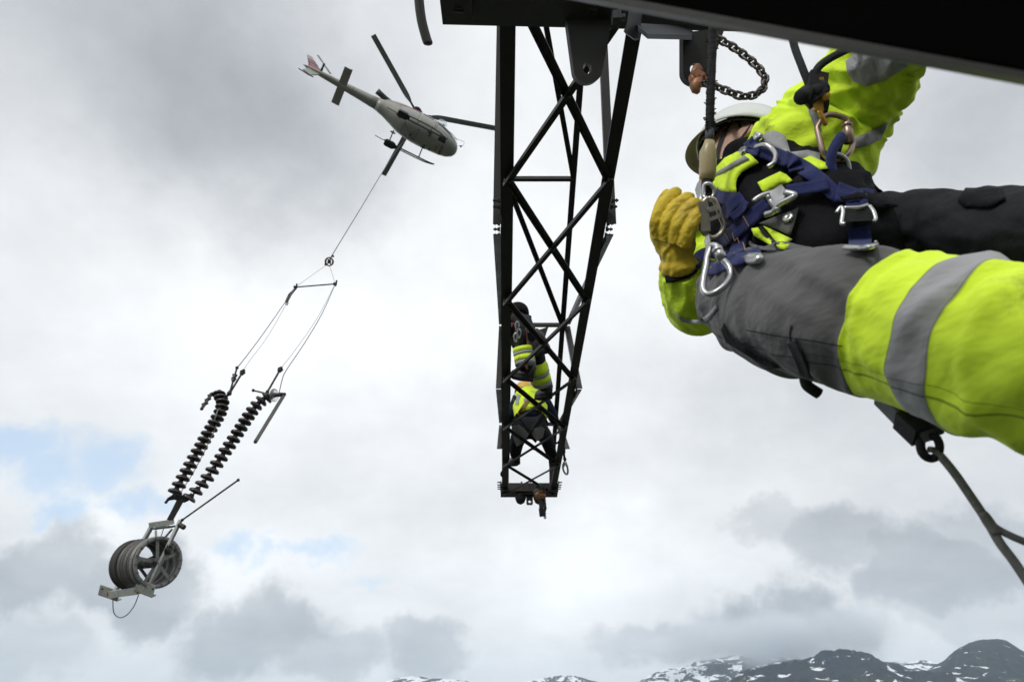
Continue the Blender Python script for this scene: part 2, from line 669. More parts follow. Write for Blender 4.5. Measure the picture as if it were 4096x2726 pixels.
def build_cloud(name, px, py, dist, size, dens, seed, label):
    """low cloud hanging on the mountain: an uneven body of mist, thinning to nothing at its edges"""
    r = DIR(px, py)
    c = CAM + r * (dist / math.hypot(r.x, r.y))
    V, F = ball((0, 0, 0), 1.0, 20)
    me = make_mesh(name, [Vector((v.x * size[0], v.y * size[1], v.z * size[2])) for v in V], F, [], True)
    m = bpy.data.materials.new('cloud_mist')
    m.use_nodes = True
    k = NT(m.node_tree)
    out = k.n('ShaderNodeOutputMaterial')
    v = k.n('ShaderNodeVolumePrincipled')
    v.inputs['Color'].default_value = (.93, .965, 1, 1)
    v.inputs['Anisotropy'].default_value = .1
    co = k.n('ShaderNodeTexCoord').outputs['Object']
    q = k.vmath('DIVIDE', co, size)
    rad = k.vmath('LENGTH', q)
    n = k.noise(k.vmath('ADD', k.vmath('SCALE', co, s=1 / 420.0), (seed, seed, seed)), 1.0, 6, .6)
    f = k.math('ADD', k.math('SUBTRACT', .78, rad), k.math('MULTIPLY', k.math('SUBTRACT', n, .5), 1.5))
    k.put(v.inputs['Density'], k.math('MULTIPLY', k.smooth(f, 0.0, .6), dens))
    k.t.links.new(v.outputs[0], out.inputs['Volume'])
    me.materials.append(m)
    o = bpy.data.objects.new(name, me)
    COL.objects.link(o)
    o.location = c
    o.rotation_euler.z = -math.atan2(r.x, r.y)
    o['kind'] = 'stuff'
    o['label'] = label
    return o


build_cloud('cloud', 3080, 2545, 4900, (1000, 700, 230), .0075, 2.0, 'low grey cloud covering the broad mountain top')
build_cloud('cloud', 2740, 2600, 7600, (800, 500, 170), .005, 7.0, 'thin cloud over the jagged snowy ridge')
# ------------------------------------------------------------------ the lattice crossarm
H = 3.0
ZL = CAM.z + H


def lower(side, y):
    """point of the lower chord (side 0 left, 1 right) that is seen at photograph row y"""
    a, b = ((2040, 90), (2021, 1968)) if side == 0 else ((2543, 90), (2212, 1968))
    x = a[0] + (b[0] - a[0]) * (y - a[1]) / (b[1] - a[1])
    return at_h(x, y, H)


def lower_at(side, Y):
    p, q = lower(side, 90), lower(side, 1968)
    return p + (q - p) * ((Y - p.y) / (q.y - p.y))


YTIP = lower(0, 1968).y


def upper_at(side, Y):
    p = lower_at(side, Y)
    k = (YTIP - Y) / (YTIP - 3.7)
    p.z += 0.34 + (1.86 - 0.34) * k
    return p


def upper(side, y):
    lo, hi = 1.5, YTIP
    for _ in range(50):
        mid = (lo + hi) / 2
        if proj(upper_at(side, mid))[1] < y:
            lo = mid
        else:
            hi = mid
    return upper_at(side, lo)


def build_crossarm():
    arm = thing('lattice_crossarm', 'black steel lattice crossarm reaching out overhead with two workers in it', 'crossarm', lower(0, 1968))
    ZV = Vector((0, 0, 1))
    XV = Vector((1, 0, 0))
    YN = 1.2                                        # runs on above the camera
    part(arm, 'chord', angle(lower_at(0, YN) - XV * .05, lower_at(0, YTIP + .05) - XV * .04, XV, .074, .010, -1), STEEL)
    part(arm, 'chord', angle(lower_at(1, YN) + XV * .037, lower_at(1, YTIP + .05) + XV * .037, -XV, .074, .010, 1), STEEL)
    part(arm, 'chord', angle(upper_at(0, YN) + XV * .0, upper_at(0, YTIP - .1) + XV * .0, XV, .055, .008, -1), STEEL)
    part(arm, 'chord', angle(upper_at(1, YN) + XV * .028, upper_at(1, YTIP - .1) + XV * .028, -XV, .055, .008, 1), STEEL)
    nodes = [90, 709, 1193, 1506, 1700, 1850, 1966]
    e = 0.012
    for i in range(6):
        a, b = nodes[i], nodes[i + 1]
        w = (.044, .042, .040, .038, .036, .030)[i]
        l0, l1, r0, r1 = lower(0, a), lower(0, b), lower(1, a), lower(1, b)
        if i == 0:
            l0 = at_h(2128, 80, H)
            r0 = at_h(2462, 85, H)
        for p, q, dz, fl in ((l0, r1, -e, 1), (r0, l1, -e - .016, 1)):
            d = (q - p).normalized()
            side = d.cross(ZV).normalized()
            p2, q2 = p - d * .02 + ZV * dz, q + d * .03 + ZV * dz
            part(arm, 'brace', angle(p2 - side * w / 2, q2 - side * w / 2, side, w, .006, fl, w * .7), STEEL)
        # bolt heads at the crossing and at the nodes
        c = (l0 + r1) / 2
        t = ((l0 - r0).cross(ZV)).normalized()
        # crossing point of the two braces
        A, Bv = r1 - l0, l1 - r0
        den = A.x * Bv.y - A.y * Bv.x
        s = ((r0.x - l0.x) * Bv.y - (r0.y - l0.y) * Bv.x) / den
        c = l0 + A * s
        part(arm, 'bolt', hexbolt(c - ZV * (e + .026), -ZV, .016, .014), STEELN)
        for n in (l1, r1):
            part(arm, 'bolt', hexbolt(n - ZV * (e + .018), -ZV, .014, .014), STEELN)
    # struts and diagonals of the upper face
    for y in (712, 1298, 1695):
        part(arm, 'strut', angle(upper(0, y) - ZV * .01, upper(1, y) - ZV * .01, Vector((0, 1, 0)), .036, .006, 1), STEEL)
    for a, b in ((-700, 706), (722, 1292), (1310, 1690)):
        p, q = upper(0, a), upper(1, b)
        sd = (q - p).normalized().cross(ZV).normalized()
        part(arm, 'brace', angle(p - sd * .02 - ZV * .02, q - sd * .02 - ZV * .02, sd, .042, .006, 1), STEEL)
    # zigzag of the two side faces, flanges standing outward
    up0 = [-260, 1296, 1304, 1690, 1700]
    lo0 = [878, 944, 1545, 1560, 1790]
    for s in (0, 1):
        ox = XV * (-1 if s == 0 else 1)
        for u, l in zip(up0, lo0):
            p, q = upper(s, u) + ox * .03, lower(s, l) + ox * .045
            p = q + (p - q) * (1.0)
            d = (q - p).normalized()
            inpl = ox.cross(d).normalized()
            wf = .052
            g1 = bar(p + ox * wf / 2, q + d * .03 + ox * wf / 2, wf, .008, ox)
            g2 = bar(p + inpl * wf / 2, q + d * .03 + inpl * wf / 2, .008, wf, ox)
            part(arm, 'brace', join(g1, g2), STEEL)
        # spliced flange of the lower chord with its row of bolts
        for y in (820, 845, 890, 912, 935, 958):
            p = lower(s, y) + ox * .052 + ZV * .04
            part(arm, 'bolt', join(hexbolt(p, ox, .015, .016), tube([p + ox * .016, p + ox * .045], .008, 6), hexbolt(p + ox * .03, ox, .012, .006)), STEELN)
        for y in (1940, 1950, 1958, 1966):
            p = lower(s, y) + ox * .05 + ZV * .04
            part(arm, 'bolt', join(hexbolt(p, ox, .015, .016), tube([p + ox * .016, p + ox * .05], .008, 6)), STEELN)
    # end frame at the tip
    L, R = lower_at(0, YTIP), lower_at(1, YTIP)
    ext = XV * .06
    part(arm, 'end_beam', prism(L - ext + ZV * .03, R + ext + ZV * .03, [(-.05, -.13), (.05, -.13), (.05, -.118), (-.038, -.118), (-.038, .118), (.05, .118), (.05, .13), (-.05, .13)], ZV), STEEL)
    for k in (.34, .47, .62):
        c = L + (R - L) * k - Vector((0, .145, -.03))
        part(arm, 'stiffener', bar(c - ZV * .06, c + ZV * .06, .02, .02, XV), STEELN)
    part(arm, 'end_flange', bar(L - ext - Vector((0, .15, .028)), R + ext - Vector((0, .15, .028)), .02, .012, ZV), STEEL)
    for s, X in ((0, L), (1, R)):
        part(arm, 'end_post', bar(X - ZV * .02, upper_at(s, YTIP - .1), .09, .01, XV), STEEL)
    # hanger plates under the tip
    def hang(px, py0, py1, w, name='hanger_plate', hole=True, d=8.75):
        c0, c1 = W(px, py0, d), W(px, py1, d)
        hgt = (c0 - c1).length
        o = []
        for a, b in ((-w, 0), (w, 0), (w, -hgt * .85), (w * .8, -hgt), (-w * .8, -hgt), (-w, -hgt * .85)):
            o.append(c0 + XV * a + Vector((0, 0.12, 1)).normalized() * b)
        hs = []
        if hole:
            hc = c0 + Vector((0, 0.12, 1)).normalized() * (-hgt * .7)
            hs = [[hc + XV * (.018 * math.cos(t * math.pi / 5)) + ZV * (.018 * math.sin(t * math.pi / 5)) for t in range(10)]]
        part(arm, name, plate(o, (0, 1, 0), .02, hs), STEELN)
    hang(2118, 1975, 2020, .042)
    part(arm, 'lug', lathe([(.07, 0), (.07, .05), (.05, .1), (.02, .12)], W(2082, 1978, 8.75), (0, 0, -1), 12), STEEL)
    part(arm, 'lug', lathe([(.07, 0), (.07, .05), (.05, .1), (.02, .12)], W(2155, 1978, 8.75), (0, 0, -1), 12), STEEL)
    # near cross beam above the camera, with its splice, lugs and brackets
    D = 2.75
    a0, a1 = W(1885, 72, D), W(2960, 97, D)
    x = (a1 - a0).normalized()
    pro = [(0, 0), (0, .05), (.26, .05), (.26, 0), (.25, 0), (.25, .04), (.01, .04), (.01, 0)]
    bk = (UP * .9 + FW * .3).normalized()
    part(arm, 'cross_beam', prism(a0, a1 + x * .6, [(0, -.04), (.3, -.04), (.3, .12), (0, .12)], bk), STEELN)
    e0, e1 = W(1768, 76, D - .06), W(1887, 79, D - .06)
    part(arm, 'splice_plate', prism(e0, e1, [(0, -.03), (.32, -.03), (.32, .14), (0, .14)], bk), STEELN)
    part(arm, 'bolt', hexbolt(W(1836, 20, D - .10), -FW, .026, .02), STEELN)
    part(arm, 'bolt', hexbolt(W(2372, 36, D - .05), -FW, .02, .02), STEELN)


    def lug_plate(px, hole, ry, d, mats):
        rt = (RT + FW * .12).normalized()
        o = [W(qx, qy, d) for qx, qy in px]
        hs = [[W(hole[0] + hole[2] * math.cos(t * math.pi / 10), hole[1] + hole[3] * math.sin(t * math.pi / 10), d) for t in range(20)]]
        part(arm, 'hanger_plate', plate(o, (FW + RT * -.30), .028, hs), mats)
    arc = [(2352 + 57 * math.cos(t), 280 + 54 * math.sin(t)) for t in np.linspace(0.12, math.pi - 0.05, 14)]
    lug_plate([(2268, 80), (2448, 80), (2436, 150)] + arc, (2350, 272, 18, 23), 0, D - .02, STEELN)
    arc2 = [(2790 + 58 * math.cos(t), 288 + 52 * math.sin(t)) for t in np.linspace(math.pi / 2, math.pi, 8)]
    lug_plate([(2732, 130), (2900, 112), (2868, 200), (2850, 300), (2838, 340)] + arc2, (2784, 278, 24, 26), 0, D - .1, STEELN)
    # flat bracket and upright between the plates
    BRK = mat('bracket_steel', (0.055, 0.06, 0.066), .45, .1, .15, 6, .05, 80)
    part(arm, 'bracket', plate([W(2548, 112, 2.55), W(2750, 122, 2.75), W(2772, 144, 2.68), W(2768, 160, 2.6), W(2590, 156, 2.45), W(2552, 124, 2.45)], UP, .018), BRK)
    part(arm, 'bracket', plate([W(2516, 40, 2.45), W(2562, 44, 2.5), W(2552, 150, 2.5), W(2534, 155, 2.48), W(2494, 126, 2.45), W(2506, 100, 2.45)], FW + RT * .5, .02), BRK)
    part(arm, 'bolt', join(hexbolt(W(2480, 70, 2.62), (RT * -1), .03, .03), tube([W(2455, 72, 2.62), W(2500, 70, 2.62)], .014, 8)), BRK)
    part(arm, 'bolt', hexbolt(W(2664, 128, 2.62), -UP, .018, .004), BRK)
    return arm


build_crossarm()


def build_overhead_beam():
    """heavy member close over the photographer's head"""
    t = thing('overhead_beam', 'heavy black steel beam crossing close overhead at top right', 'beam', W(3400, 100, .6))
    p, q = W(1500, -160, .82), W(4500, 396, .43)
    x = (q - p).normalized()
    up = (UP - x * UP.dot(x)).normalized()
    bk = x.cross(up)
    if bk.dot(FW) < 0:
        bk = -bk
    def sweep(lo, hi, f0, f1):
        V = []
        for c, e_ in ((p, 1.0), (q, .55)):
            hi = hi if hi > .1 else hi * e_
            V += [c + up * lo + bk * f0, c + up * hi + bk * f0, c + up * hi + bk * f1, c + up * lo + bk * f1]
        F = [(0, 1, 5, 4), (1, 2, 6, 5), (2, 3, 7, 6), (3, 0, 4, 7), (3, 2, 1, 0), (4, 5, 6, 7)]
        return V, F
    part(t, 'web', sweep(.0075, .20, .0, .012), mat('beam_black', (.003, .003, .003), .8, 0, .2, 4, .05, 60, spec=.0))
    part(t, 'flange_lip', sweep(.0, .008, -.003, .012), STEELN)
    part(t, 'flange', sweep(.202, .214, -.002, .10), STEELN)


build_overhead_beam()

single('bent_rod', 'dark rounded rod end hanging in at the top left of the beam', 'rod',
       tube([W(*p) for p in catmull([(1668, -120, 2.2), (1676, 0, 2.2), (1686, 80, 2.2), (1704, 150, 2.2), (1711, 170, 2.2), (1712, 180, 2.2)], 4)],
            [.0155] * 17 + [.0155, .015, .012, .006][:4]), STEELN, True)
# ------------------------------------------------------------------ helicopter
HW = mat('helicopter_white', (0.33, 0.33, 0.30), 0.35, 0, 0.08, 1.5, col2=(0.32, 0.31, 0.27), c2lo=.5, c2hi=.9, c2scale=2)
HRED = mat('helicopter_red', (0.36, 0.06, 0.06), 0.35)
HBLUE = mat('helicopter_blue', (0.05, 0.06, 0.13), 0.35)
HGLASS = mat('helicopter_glass', (0.02, 0.024, 0.03), 0.08, 0, 0.1, spec=0.6)
HDARK = mat('helicopter_dark', (0.02, 0.02, 0.024), 0.5)
HGREY = mat('rotor_grey', (0.19, 0.195, 0.21), 0.5, 0, .15, 4)
HLINE = mat('panel_gap', (0.12, 0.12, 0.11), 0.6)
HX, HY, HZ = Vector((0.875, 0.4577, -0.1576)), Vector((-0.4829, 0.8476, -0.22)), Vector((0.033, 0.2686, 0.9627))
HX.normalize(); HZ = (HZ - HX * HZ.dot(HX)).normalized(); HY = HZ.cross(HX)
HO = CAM + RT * -6.208 + UP * 13.673 + FW * 43.262


def hl(x, y, z):
    return HO + HX * x + HY * y + HZ * z


FUS = [(3.06, .02, -.64, -.58), (3.02, .22, -.80, -.44), (2.88, .44, -.94, -.26), (2.55, .66, -1.03, .02), (2.1, .80, -1.06, .34), (1.6, .88, -1.07, .60),
       (1.1, .92, -1.07, .73), (.5, .93, -1.06, .77), (-.2, .91, -1.03, .77), (-.8, .82, -.90, .76), (-1.4, .64, -.62, .73), (-2.0, .46, -.34, .67), (-2.6, .36, -.12, .61)]
BOOM = [(-2.6, .36, -.12, .61), (-3.6, .30, .0, .58), (-4.9, .235, .11, .55), (-6.0, .18, .20, .52), (-6.9, .125, .27, .50), (-7.2, .07, .33, .47), (-7.36, .015, .39, .42)]


def sect(tab, x):
    for a, b in zip(tab[:-1], tab[1:]):
        if b[0] <= x <= a[0]:
            t = (a[0] - x) / (a[0] - b[0])
            return [a[i] + (b[i] - a[i]) * t for i in range(4)]
    return tab[-1] if x < tab[-1][0] else tab[0]


def hsurf(tab, x, th, off=0.0, ex=2.5):
    """surface point; th measured from +y (left) through the top"""
    _, hw, zb, zt = sect(tab, x)
    zc, hh = (zb + zt) / 2, (zt - zb) / 2
    c, s = math.cos(th), math.sin(th)
    e = 2 / ex
    return hl(x, (hw + off) * math.copysign(abs(c) ** e, c), zc + (hh + off) * math.copysign(abs(s) ** e, s))


def hloft(tab, xs, seg=28):
    V, F = [], []
    for x in xs:
        for k in range(seg):
            V.append(hsurf(tab, x, 2 * math.pi * k / seg))
    for i in range(len(xs) - 1):
        for k in range(seg):
            F.append((i * seg + k, i * seg + (k + 1) % seg, (i + 1) * seg + (k + 1) % seg, (i + 1) * seg + k))
    F.append(tuple(range(seg)))
    F.append(tuple(range((len(xs) - 1) * seg, len(xs) * seg)))
    return V, F


def hpanel(tab, quad, n=8, off=.012, t=None):
    """panel on the skin between four (x, theta) corners"""
    V, F = [], []
    for lay in (off, -0.02):
        for i in range(n + 1):
            for j in range(n + 1):
                u, v = i / n, j / n
                x = (quad[0][0] * (1 - u) + quad[1][0] * u) * (1 - v) + (quad[3][0] * (1 - u) + quad[2][0] * u) * v
                th = (quad[0][1] * (1 - u) + quad[1][1] * u) * (1 - v) + (quad[3][1] * (1 - u) + quad[2][1] * u) * v
                V.append(hsurf(tab, x, th, lay))
    m = (n + 1) ** 2
    for i in range(n):
        for j in range(n):
            a = i * (n + 1) + j
            F += [(a, a + 1, a + n + 2, a + n + 1), (a + m, a + m + n + 1, a + m + n + 2, a + m + 1)]
    ring = [i for i in range(n + 1)] + [i * (n + 1) + n for i in range(1, n + 1)] + [n * (n + 1) + i for i in range(n - 1, -1, -1)] + [i * (n + 1) for i in range(n - 1, 0, -1)]
    for a, b in zip(ring, ring[1:] + ring[:1]):
        F.append((a, b, b + m, a + m))
    return V, F


def build_heli():
    h = thing('helicopter', 'white turbine helicopter with red and blue stripes flying with a long line', 'helicopter', hl(0, 0, -1.7))
    xs = [3.06, 3.04, 3.02, 2.95, 2.88, 2.7, 2.55, 2.3, 2.1, 1.85, 1.6, 1.35, 1.1, .8, .5, .15, -.2, -.5, -.8, -1.1, -1.4, -1.7, -2.0, -2.3, -2.6]
    fus = part(h, 'fuselage', hloft(FUS, xs), HW, True)
    part(h, 'tail_boom', hloft(BOOM, [-2.6, -3.1, -3.6, -4.2, -4.9, -5.5, -6.0, -6.5, -6.9, -7.2, -7.36], 20), HW, True)
    pi = math.pi
    D = math.radians
    # glazing: windscreen halves, doors, roof light, chin window
    for s in (1, -1):
        f = (lambda d: D(90 - s * (90 - d)))
        part(h, 'windscreen', hpanel(FUS, [(2.86, f(15)), (1.45, f(48)), (1.30, f(86)), (2.80, f(84))], 10), HGLASS, True)
        part(h, 'door_window', hpanel(FUS, [(2.45, f(-6)), (1.30, f(2)), (1.18, f(42)), (1.62, f(38))], 8, .014), HGLASS, True)
        part(h, 'door_window', hpanel(FUS, [(.95, f(5)), (.25, f(6)), (.28, f(36)), (.95, f(38))], 6, .014), HGLASS, True)
        d = part(h, 'door', hpanel(FUS, [(1.22, f(-38)), (.08, f(-38)), (.1, f(46)), (1.08, f(48))], 10, .008), HW, True)
        part(d, 'door_edge', join(*[tube([hsurf(FUS, x, f(t), .01) for t in range(-38, 50, 6)], .008, 4) for x in (1.24, .06)]), HLINE)
        part(h, 'stripe', hpanel(FUS, [(.05, f(9)), (-2.5, f(22)), (-2.5, f(32)), (.0, f(15))], 12, .008), HRED, True)
        part(h, 'stripe', hpanel(FUS, [(.05, f(19)), (-2.3, f(37)), (-2.1, f(54)), (.0, f(30))], 12, .008), HBLUE, True)
    part(h, 'chin_window', hpanel(FUS, [(2.12, D(-109)), (1.62, D(-108)), (1.62, D(-136)), (2.08, D(-140))], 6, .012), HGLASS, True)
    # engine cowling, exhaust, mast fairing
    def cowl(x0, x1, hw, z0, z1, n=10):
        V, F = [], []
        for i in range(n + 1):
            u = i / n
            x = x0 + (x1 - x0) * u
            e = math.sin(math.pi * min(max(u * .94 + .03, 0), 1)) ** .45
            for k in range(14):
                an = 2 * math.pi * k / 14
                V.append(hl(x, hw * e * math.cos(an), z0 + (z1 - z0) * e * math.sin(an)))
        for i in range(n):
            for k in range(14):
                F.append((i * 14 + k, i * 14 + (k + 1) % 14, (i + 1) * 14 + (k + 1) % 14, (i + 1) * 14 + k))
        F += [tuple(range(14)), tuple(range(n * 14, n * 14 + 14))]
        return V, F
    part(h, 'engine_cowling', cowl(1.05, -2.35, .58, .66, 1.28), HW, True)
    part(h, 'cowling_stripe', join(hpanel([(1, .47, .3, 1.04), (-2.0, .40, .3, .98)], [(-.6, D(150)), (-1.7, D(150)), (-1.9, D(168)), (-.9, D(168))], 5, .03)), HBLUE, True)
    part(h, 'mast_fairing', cowl(.75, -.6, .34, 1.0, 1.36, 8), HW, True)
    part(h, 'exhaust', tube([hl(-1.75, -.12, .92), hl(-2.2, -.2, 1.0), hl(-2.55, -.28, 1.08), hl(-2.85, -.34, 1.14)], [.19, .19, .18, .20], 14), HDARK, True)
    part(h, 'air_intake', lathe([(.02, .18), (.22, .15), (.30, .02), (.30, -.15)], hl(-.15, -.42, 1.08), HZ, 14), HDARK, True)
    # rotor
    part(h, 'rotor_mast', tube([hl(0, 0, 1.2), hl(0, 0, 1.66)], .09, 12), HDARK)
    part(h, 'rotor_hub', lathe([(.02, .16), (.2, .12), (.36, .04), (.36, -.04), (.2, -.1), (.02, -.12)], hl(0, 0, 1.61), HZ, 18), HDARK)
    for an in (-143.7, -17.8, 93.1):
        a = D(an)
        def bl(r, c, z):
            # coning upward
            return hl(r * math.cos(a) - c * math.sin(a), r * math.sin(a) + c * math.cos(a), 1.61 + z + .03 * r)
        st = [(.95, -.10, .10, .05), (1.3, -.17, .16, .05), (1.6, -.19, .17, .04), (5.32, -.19, .16, .028), (5.36, -.15, .16, .01)]
        V, F = [], []
        for r, c0, c1, t in st:
            for c, z in ((c0, 0), (c0 * .5, t * .8), (c1 * .3, t), (c1, t * .3), (c1 * .3, -t * .5), (c0 * .5, -t * .4)):
                V.append(bl(r, c, z - (c * .10)))
        for i in range(len(st) - 1):
            for k in range(6):
                F.append((i * 6 + k, i * 6 + (k + 1) % 6, (i + 1) * 6 + (k + 1) % 6, (i + 1) * 6 + k))
        F += [(5, 4, 3, 2, 1, 0), tuple(range(24, 30))]
        b = part(h, 'rotor_blade', (V, F), HGREY)
        part(b, 'blade_root', tube([bl(.25, 0, 0), bl(.6, 0, 0), bl(1.0, 0, 0)], [.10, .07, .075], 8), HDARK)
    # tail
    def fin(outl, t):
        n = len(outl)
        V = [hl(x, t / 2, z) for x, z in outl] + [hl(x, -t / 2, z) for x, z in outl]
        F = [tuple(range(n)), tuple(range(2 * n - 1, n - 1, -1))] + [(i, (i + 1) % n, (i + 1) % n + n, i + n) for i in range(n)]
        return V, F
    def q(z):  # edges of the upper fin at height z
        k = (z - .45) / 1.4
        return -6.15 - 1.02 * k, -7.02 - .48 * k
    fn = part(h, 'tail_fin', fin([(q(.45)[0], .45), (q(.45)[1], .45), (q(1.85)[1], 1.85), (q(1.85)[0], 1.85)], .05), HW)
    for z0, z1, m in ((.48, .92, HRED), (.98, 1.18, HBLUE), (1.24, 1.46, HRED)):
        part(fn, 'fin_stripe', fin([(q(z0)[0], z0), (q(z0)[1], z0), (q(z1)[1], z1), (q(z1)[0], z1)], .062), m)
    part(h, 'lower_fin', fin([(-6.25, .22), (-7.0, .30), (-7.22, -.22), (-6.7, -.42)], .06), HW)
    part(h, 'tail_skid', tube([hl(-6.5, 0, -.45), hl(-6.8, 0, -.47), hl(-7.45, 0, -.34)], .035, 6), HDARK)
    for s, b in ((1, .02), (-1, -.02)):
        V = []
        for y, z0 in ((s * .16, .16), (s * 1.27, .15)):
            for x, z in ((-4.62, .0), (-4.75, .035), (-5.12, .0), (-4.75, -.03)):
                V.append(hl(x + .02, y, z0 + z))
        part(h, 'stabiliser', (V, [(0, 1, 5, 4), (1, 2, 6, 5), (2, 3, 7, 6), (3, 0, 4, 7), (3, 2, 1, 0), (4, 5, 6, 7)]), HW)
    part(h, 'navigation_light', ball(hl(-4.65, -1.29, .15), .035, 8), mat('nav_light_green', (.1, .6, .45), .2), True)
    part(h, 'tail_gearbox', tube([hl(-6.3, -.08, .45), hl(-6.28, -.45, .66)], [.09, .05], 8), HDARK)
    part(h, 'tail_rotor_hub', tube([hl(-6.28, -.38, .64), hl(-6.28, -.56, .70)], .07, 8), HDARK)
    for s in (1, -1):
        d = Vector((.55 * s, 0, -.83 * s)) if False else None
        c = hl(-6.28, -.5, .69)
        v = (HX * -.62 + HZ * .78) * s
        w = (HX * .78 + HZ * .62)
        V = []
        for r, hw in ((.1, .05), (.3, .09), (.9, .095), (.94, .08)):
            for a_, n_ in ((-hw, 0), (0, .02), (hw, 0), (0, -.012)):
                V.append(c + v * r + w * a_ + HY * (n_ + a_ * .1))
        F = []
        for i in range(3):
            for k in range(4):
                F.append((i * 4 + k, i * 4 + (k + 1) % 4, (i + 1) * 4 + (k + 1) % 4, (i + 1) * 4 + k))
        F += [(3, 2, 1, 0), (12, 13, 14, 15)]
        part(h, 'tail_rotor_blade', (V, F), HGREY)
    part(h, 'tail_antenna', tube([hl(-7.05, .24, .42), hl(-7.05, -.3, .42)], .016, 5), HDARK)
    part(h, 'tail_fairing', cowl(-5.1, -6.5, .05, .5, .6, 6), HDARK, True)
    # landing gear: skids with a second step tube, cross tubes, dark boxes on the rear of both skids
    for s in (1, -1):
        part(h, 'skid', tube([hl(*p) for p in catmull([(-1.35, s * .99, -1.66), (-.5, s * .99, -1.69), (1.0, s * .99, -1.69), (1.6, s * .99, -1.68), (1.95, s * .99, -1.62), (2.05, s * .99, -1.58)], 3)], .045, 8), HDARK, True)
        part(h, 'skid_tail', tube([hl(-1.3, s * 1.02, -1.66), hl(-1.95, s * 1.02, -1.6)], .026, 6), HDARK)
        part(h, 'step_tube', tube([hl(*p) for p in [(-.9, s * 1.18, -1.56), (.9, s * 1.18, -1.56), (1.45, s * 1.14, -1.6), (1.98, s * 1.0, -1.66)]], .035, 8), HDARK)
        for x in (.95, .05):
            part(h, 'step_bracket', tube([hl(x, s * .99, -1.68), hl(x, s * 1.18, -1.57)], .022, 6), HDARK)
        bx = []
        for x, r in ((-1.28, .7), (-1.18, 1), (-.72, 1), (-.5, .45)):
            for y, z in ((.88, -1.55), (1.30, -1.55), (1.30, -1.74), (.88, -1.74)):
                bx.append(hl(x, s * (1.09 + (y - 1.09) * r), -1.65 + (z + 1.65) * r))
        F = []
        for i in range(3):
            for k in range(4):
                F.append((i * 4 + k, i * 4 + (k + 1) % 4, (i + 1) * 4 + (k + 1) % 4, (i + 1) * 4 + k))
        F += [(3, 2, 1, 0), (12, 13, 14, 15)]
        part(h, 'skid_box', (bx, F), HDARK)
        for x in (1.0, -1.02):
            part(h, 'cross_tube', tube([hl(*p) for p in catmull([(x, s * .45, -1.0), (x, s * .62, -1.08), (x, s * .9, -1.5), (x, s * .99, -1.68)], 4)], .038, 8), HDARK, True)
            part(h, 'leg_fairing', bar(hl(x - .16, s * .58, -1.06), hl(x + .16, s * .58, -1.06), .10, .06, HZ), HDARK)
    # cargo hook and its frame under the belly
    P = [hl(-.62, .42, -1.02), hl(-.62, -.42, -1.02), hl(.32, .42, -1.06), hl(.32, -.42, -1.06)]
    c = hl(-.15, 0, -1.42)
    part(h, 'cargo_frame', join(*[tube([p, c], .018, 6) for p in P], tube([P[0], P[1]], .012, 5), tube([P[2], P[3]], .012, 5), tube([P[0], P[2]], .012, 5)), HDARK)
    part(h, 'cargo_hook', join(lathe([(.05, .1), (.08, .02), (.05, -.12)], c, HZ, 8), ball(c + HX * .15 + HZ * .1, .09, 8, (1.2, .8, 1))), HDARK)
    for x, y, r in ((1.05, -.35, .055), (1.05, .42, .055), (.35, -.4, .03), (1.6, .1, .03), (1.4, .5, .07)):
        part(h, 'vent', lathe([(r, .02), (r, -.012)], hl(x, y, -1.055), HZ, 10), HDARK)
    for x in (-3.0, -3.45):
        part(h, 'boom_marking', join(*[tube([hsurf(BOOM, x + a, D(-80 + b), .006), hsurf(BOOM, x + a2, D(-80 + b2), .006)], .008, 4) for a, b, a2, b2 in ((0, 0, .14, 0), (0, 0, 0, 34), (0, 34, .14, 34))]), mat('marking_pale', (.6, .6, .56), .5))
    for x, tab in ((-2.58, BOOM), (-1.2, FUS), (-4.2, BOOM)):
        part(h, 'panel_joint', tube([hsurf(tab, x, 2 * pi * a / 24, .002) for a in range(24)], .010, 4, True), HLINE)
    # mirror cage at the nose and bubble window on the door
    part(h, 'nose_mirror', join(tube([hl(2.6, -.62, -.3), hl(3.25, -.7, -.28), hl(3.25, -.62, -.62)], .012, 5), tube([hl(2.85, -.40, -.75), hl(3.25, -.62, -.62)], .012, 5), ball(hl(3.12, -.52, -.72), .07, 8)), HDARK)
    part(h, 'handrail', tube([hl(*p) for p in catmull([(1.3, -1.06, -.5), (2.0, -1.0, -.55), (2.55, -.85, -.62), (2.75, -.74, -.68)], 3)], .016, 5), HDARK)
    vs, n_ = [], 10
    bub = mat('bubble_window', (0.85, 0.9, 0.92), 0.05, alpha=0.28)
    part(h, 'bubble_window', lathe([(.36, 0), (.34, .1), (.26, .2), (.12, .26), (.02, .27)], hl(1.55, -.80, .28), (-HY * .93 + HZ * .25), 16), bub, True)
    # pilot seen through the door window
    part(h, 'pilot', join(ball(hl(1.62, -.80, -.02), .19, 10, (.7, .5, .9)), ball(hl(1.66, -.78, .26), .1, 8)), mat('pilot_jacket', (.16, .42, .48), .8), True)
    # registration on the belly
    o0 = root_loc(h)
    g = text_geo('LN-OPU', .20, hl(2.06, .18, -1.075), HY, HX, .004, .004)
    part(h, 'lettering', g, HDARK, False)
    g = text_geo('AIRLIFT',   .13, hl(1.76, .22, -1.078), HY, HX + HY * .22, .004, .004)
    part(h, 'lettering', g, mat('lettering_red', (.42, .05, .04), .5), False)
    part(h, 'logo_slash', plate([hl(1.69, -.14, -1.08), hl(1.80, -.17, -1.08), hl(1.90, -.15, -1.08), hl(1.82, -.11, -1.08)], -HZ, .006), mat('lettering_red', (.42, .05, .04), .5))
    return h


build_heli()
# ------------------------------------------------------------------ the load under the long line
HOOK = hl(-.15, 0, -1.5)
SWIV = W(1312, 1047, 27.0)


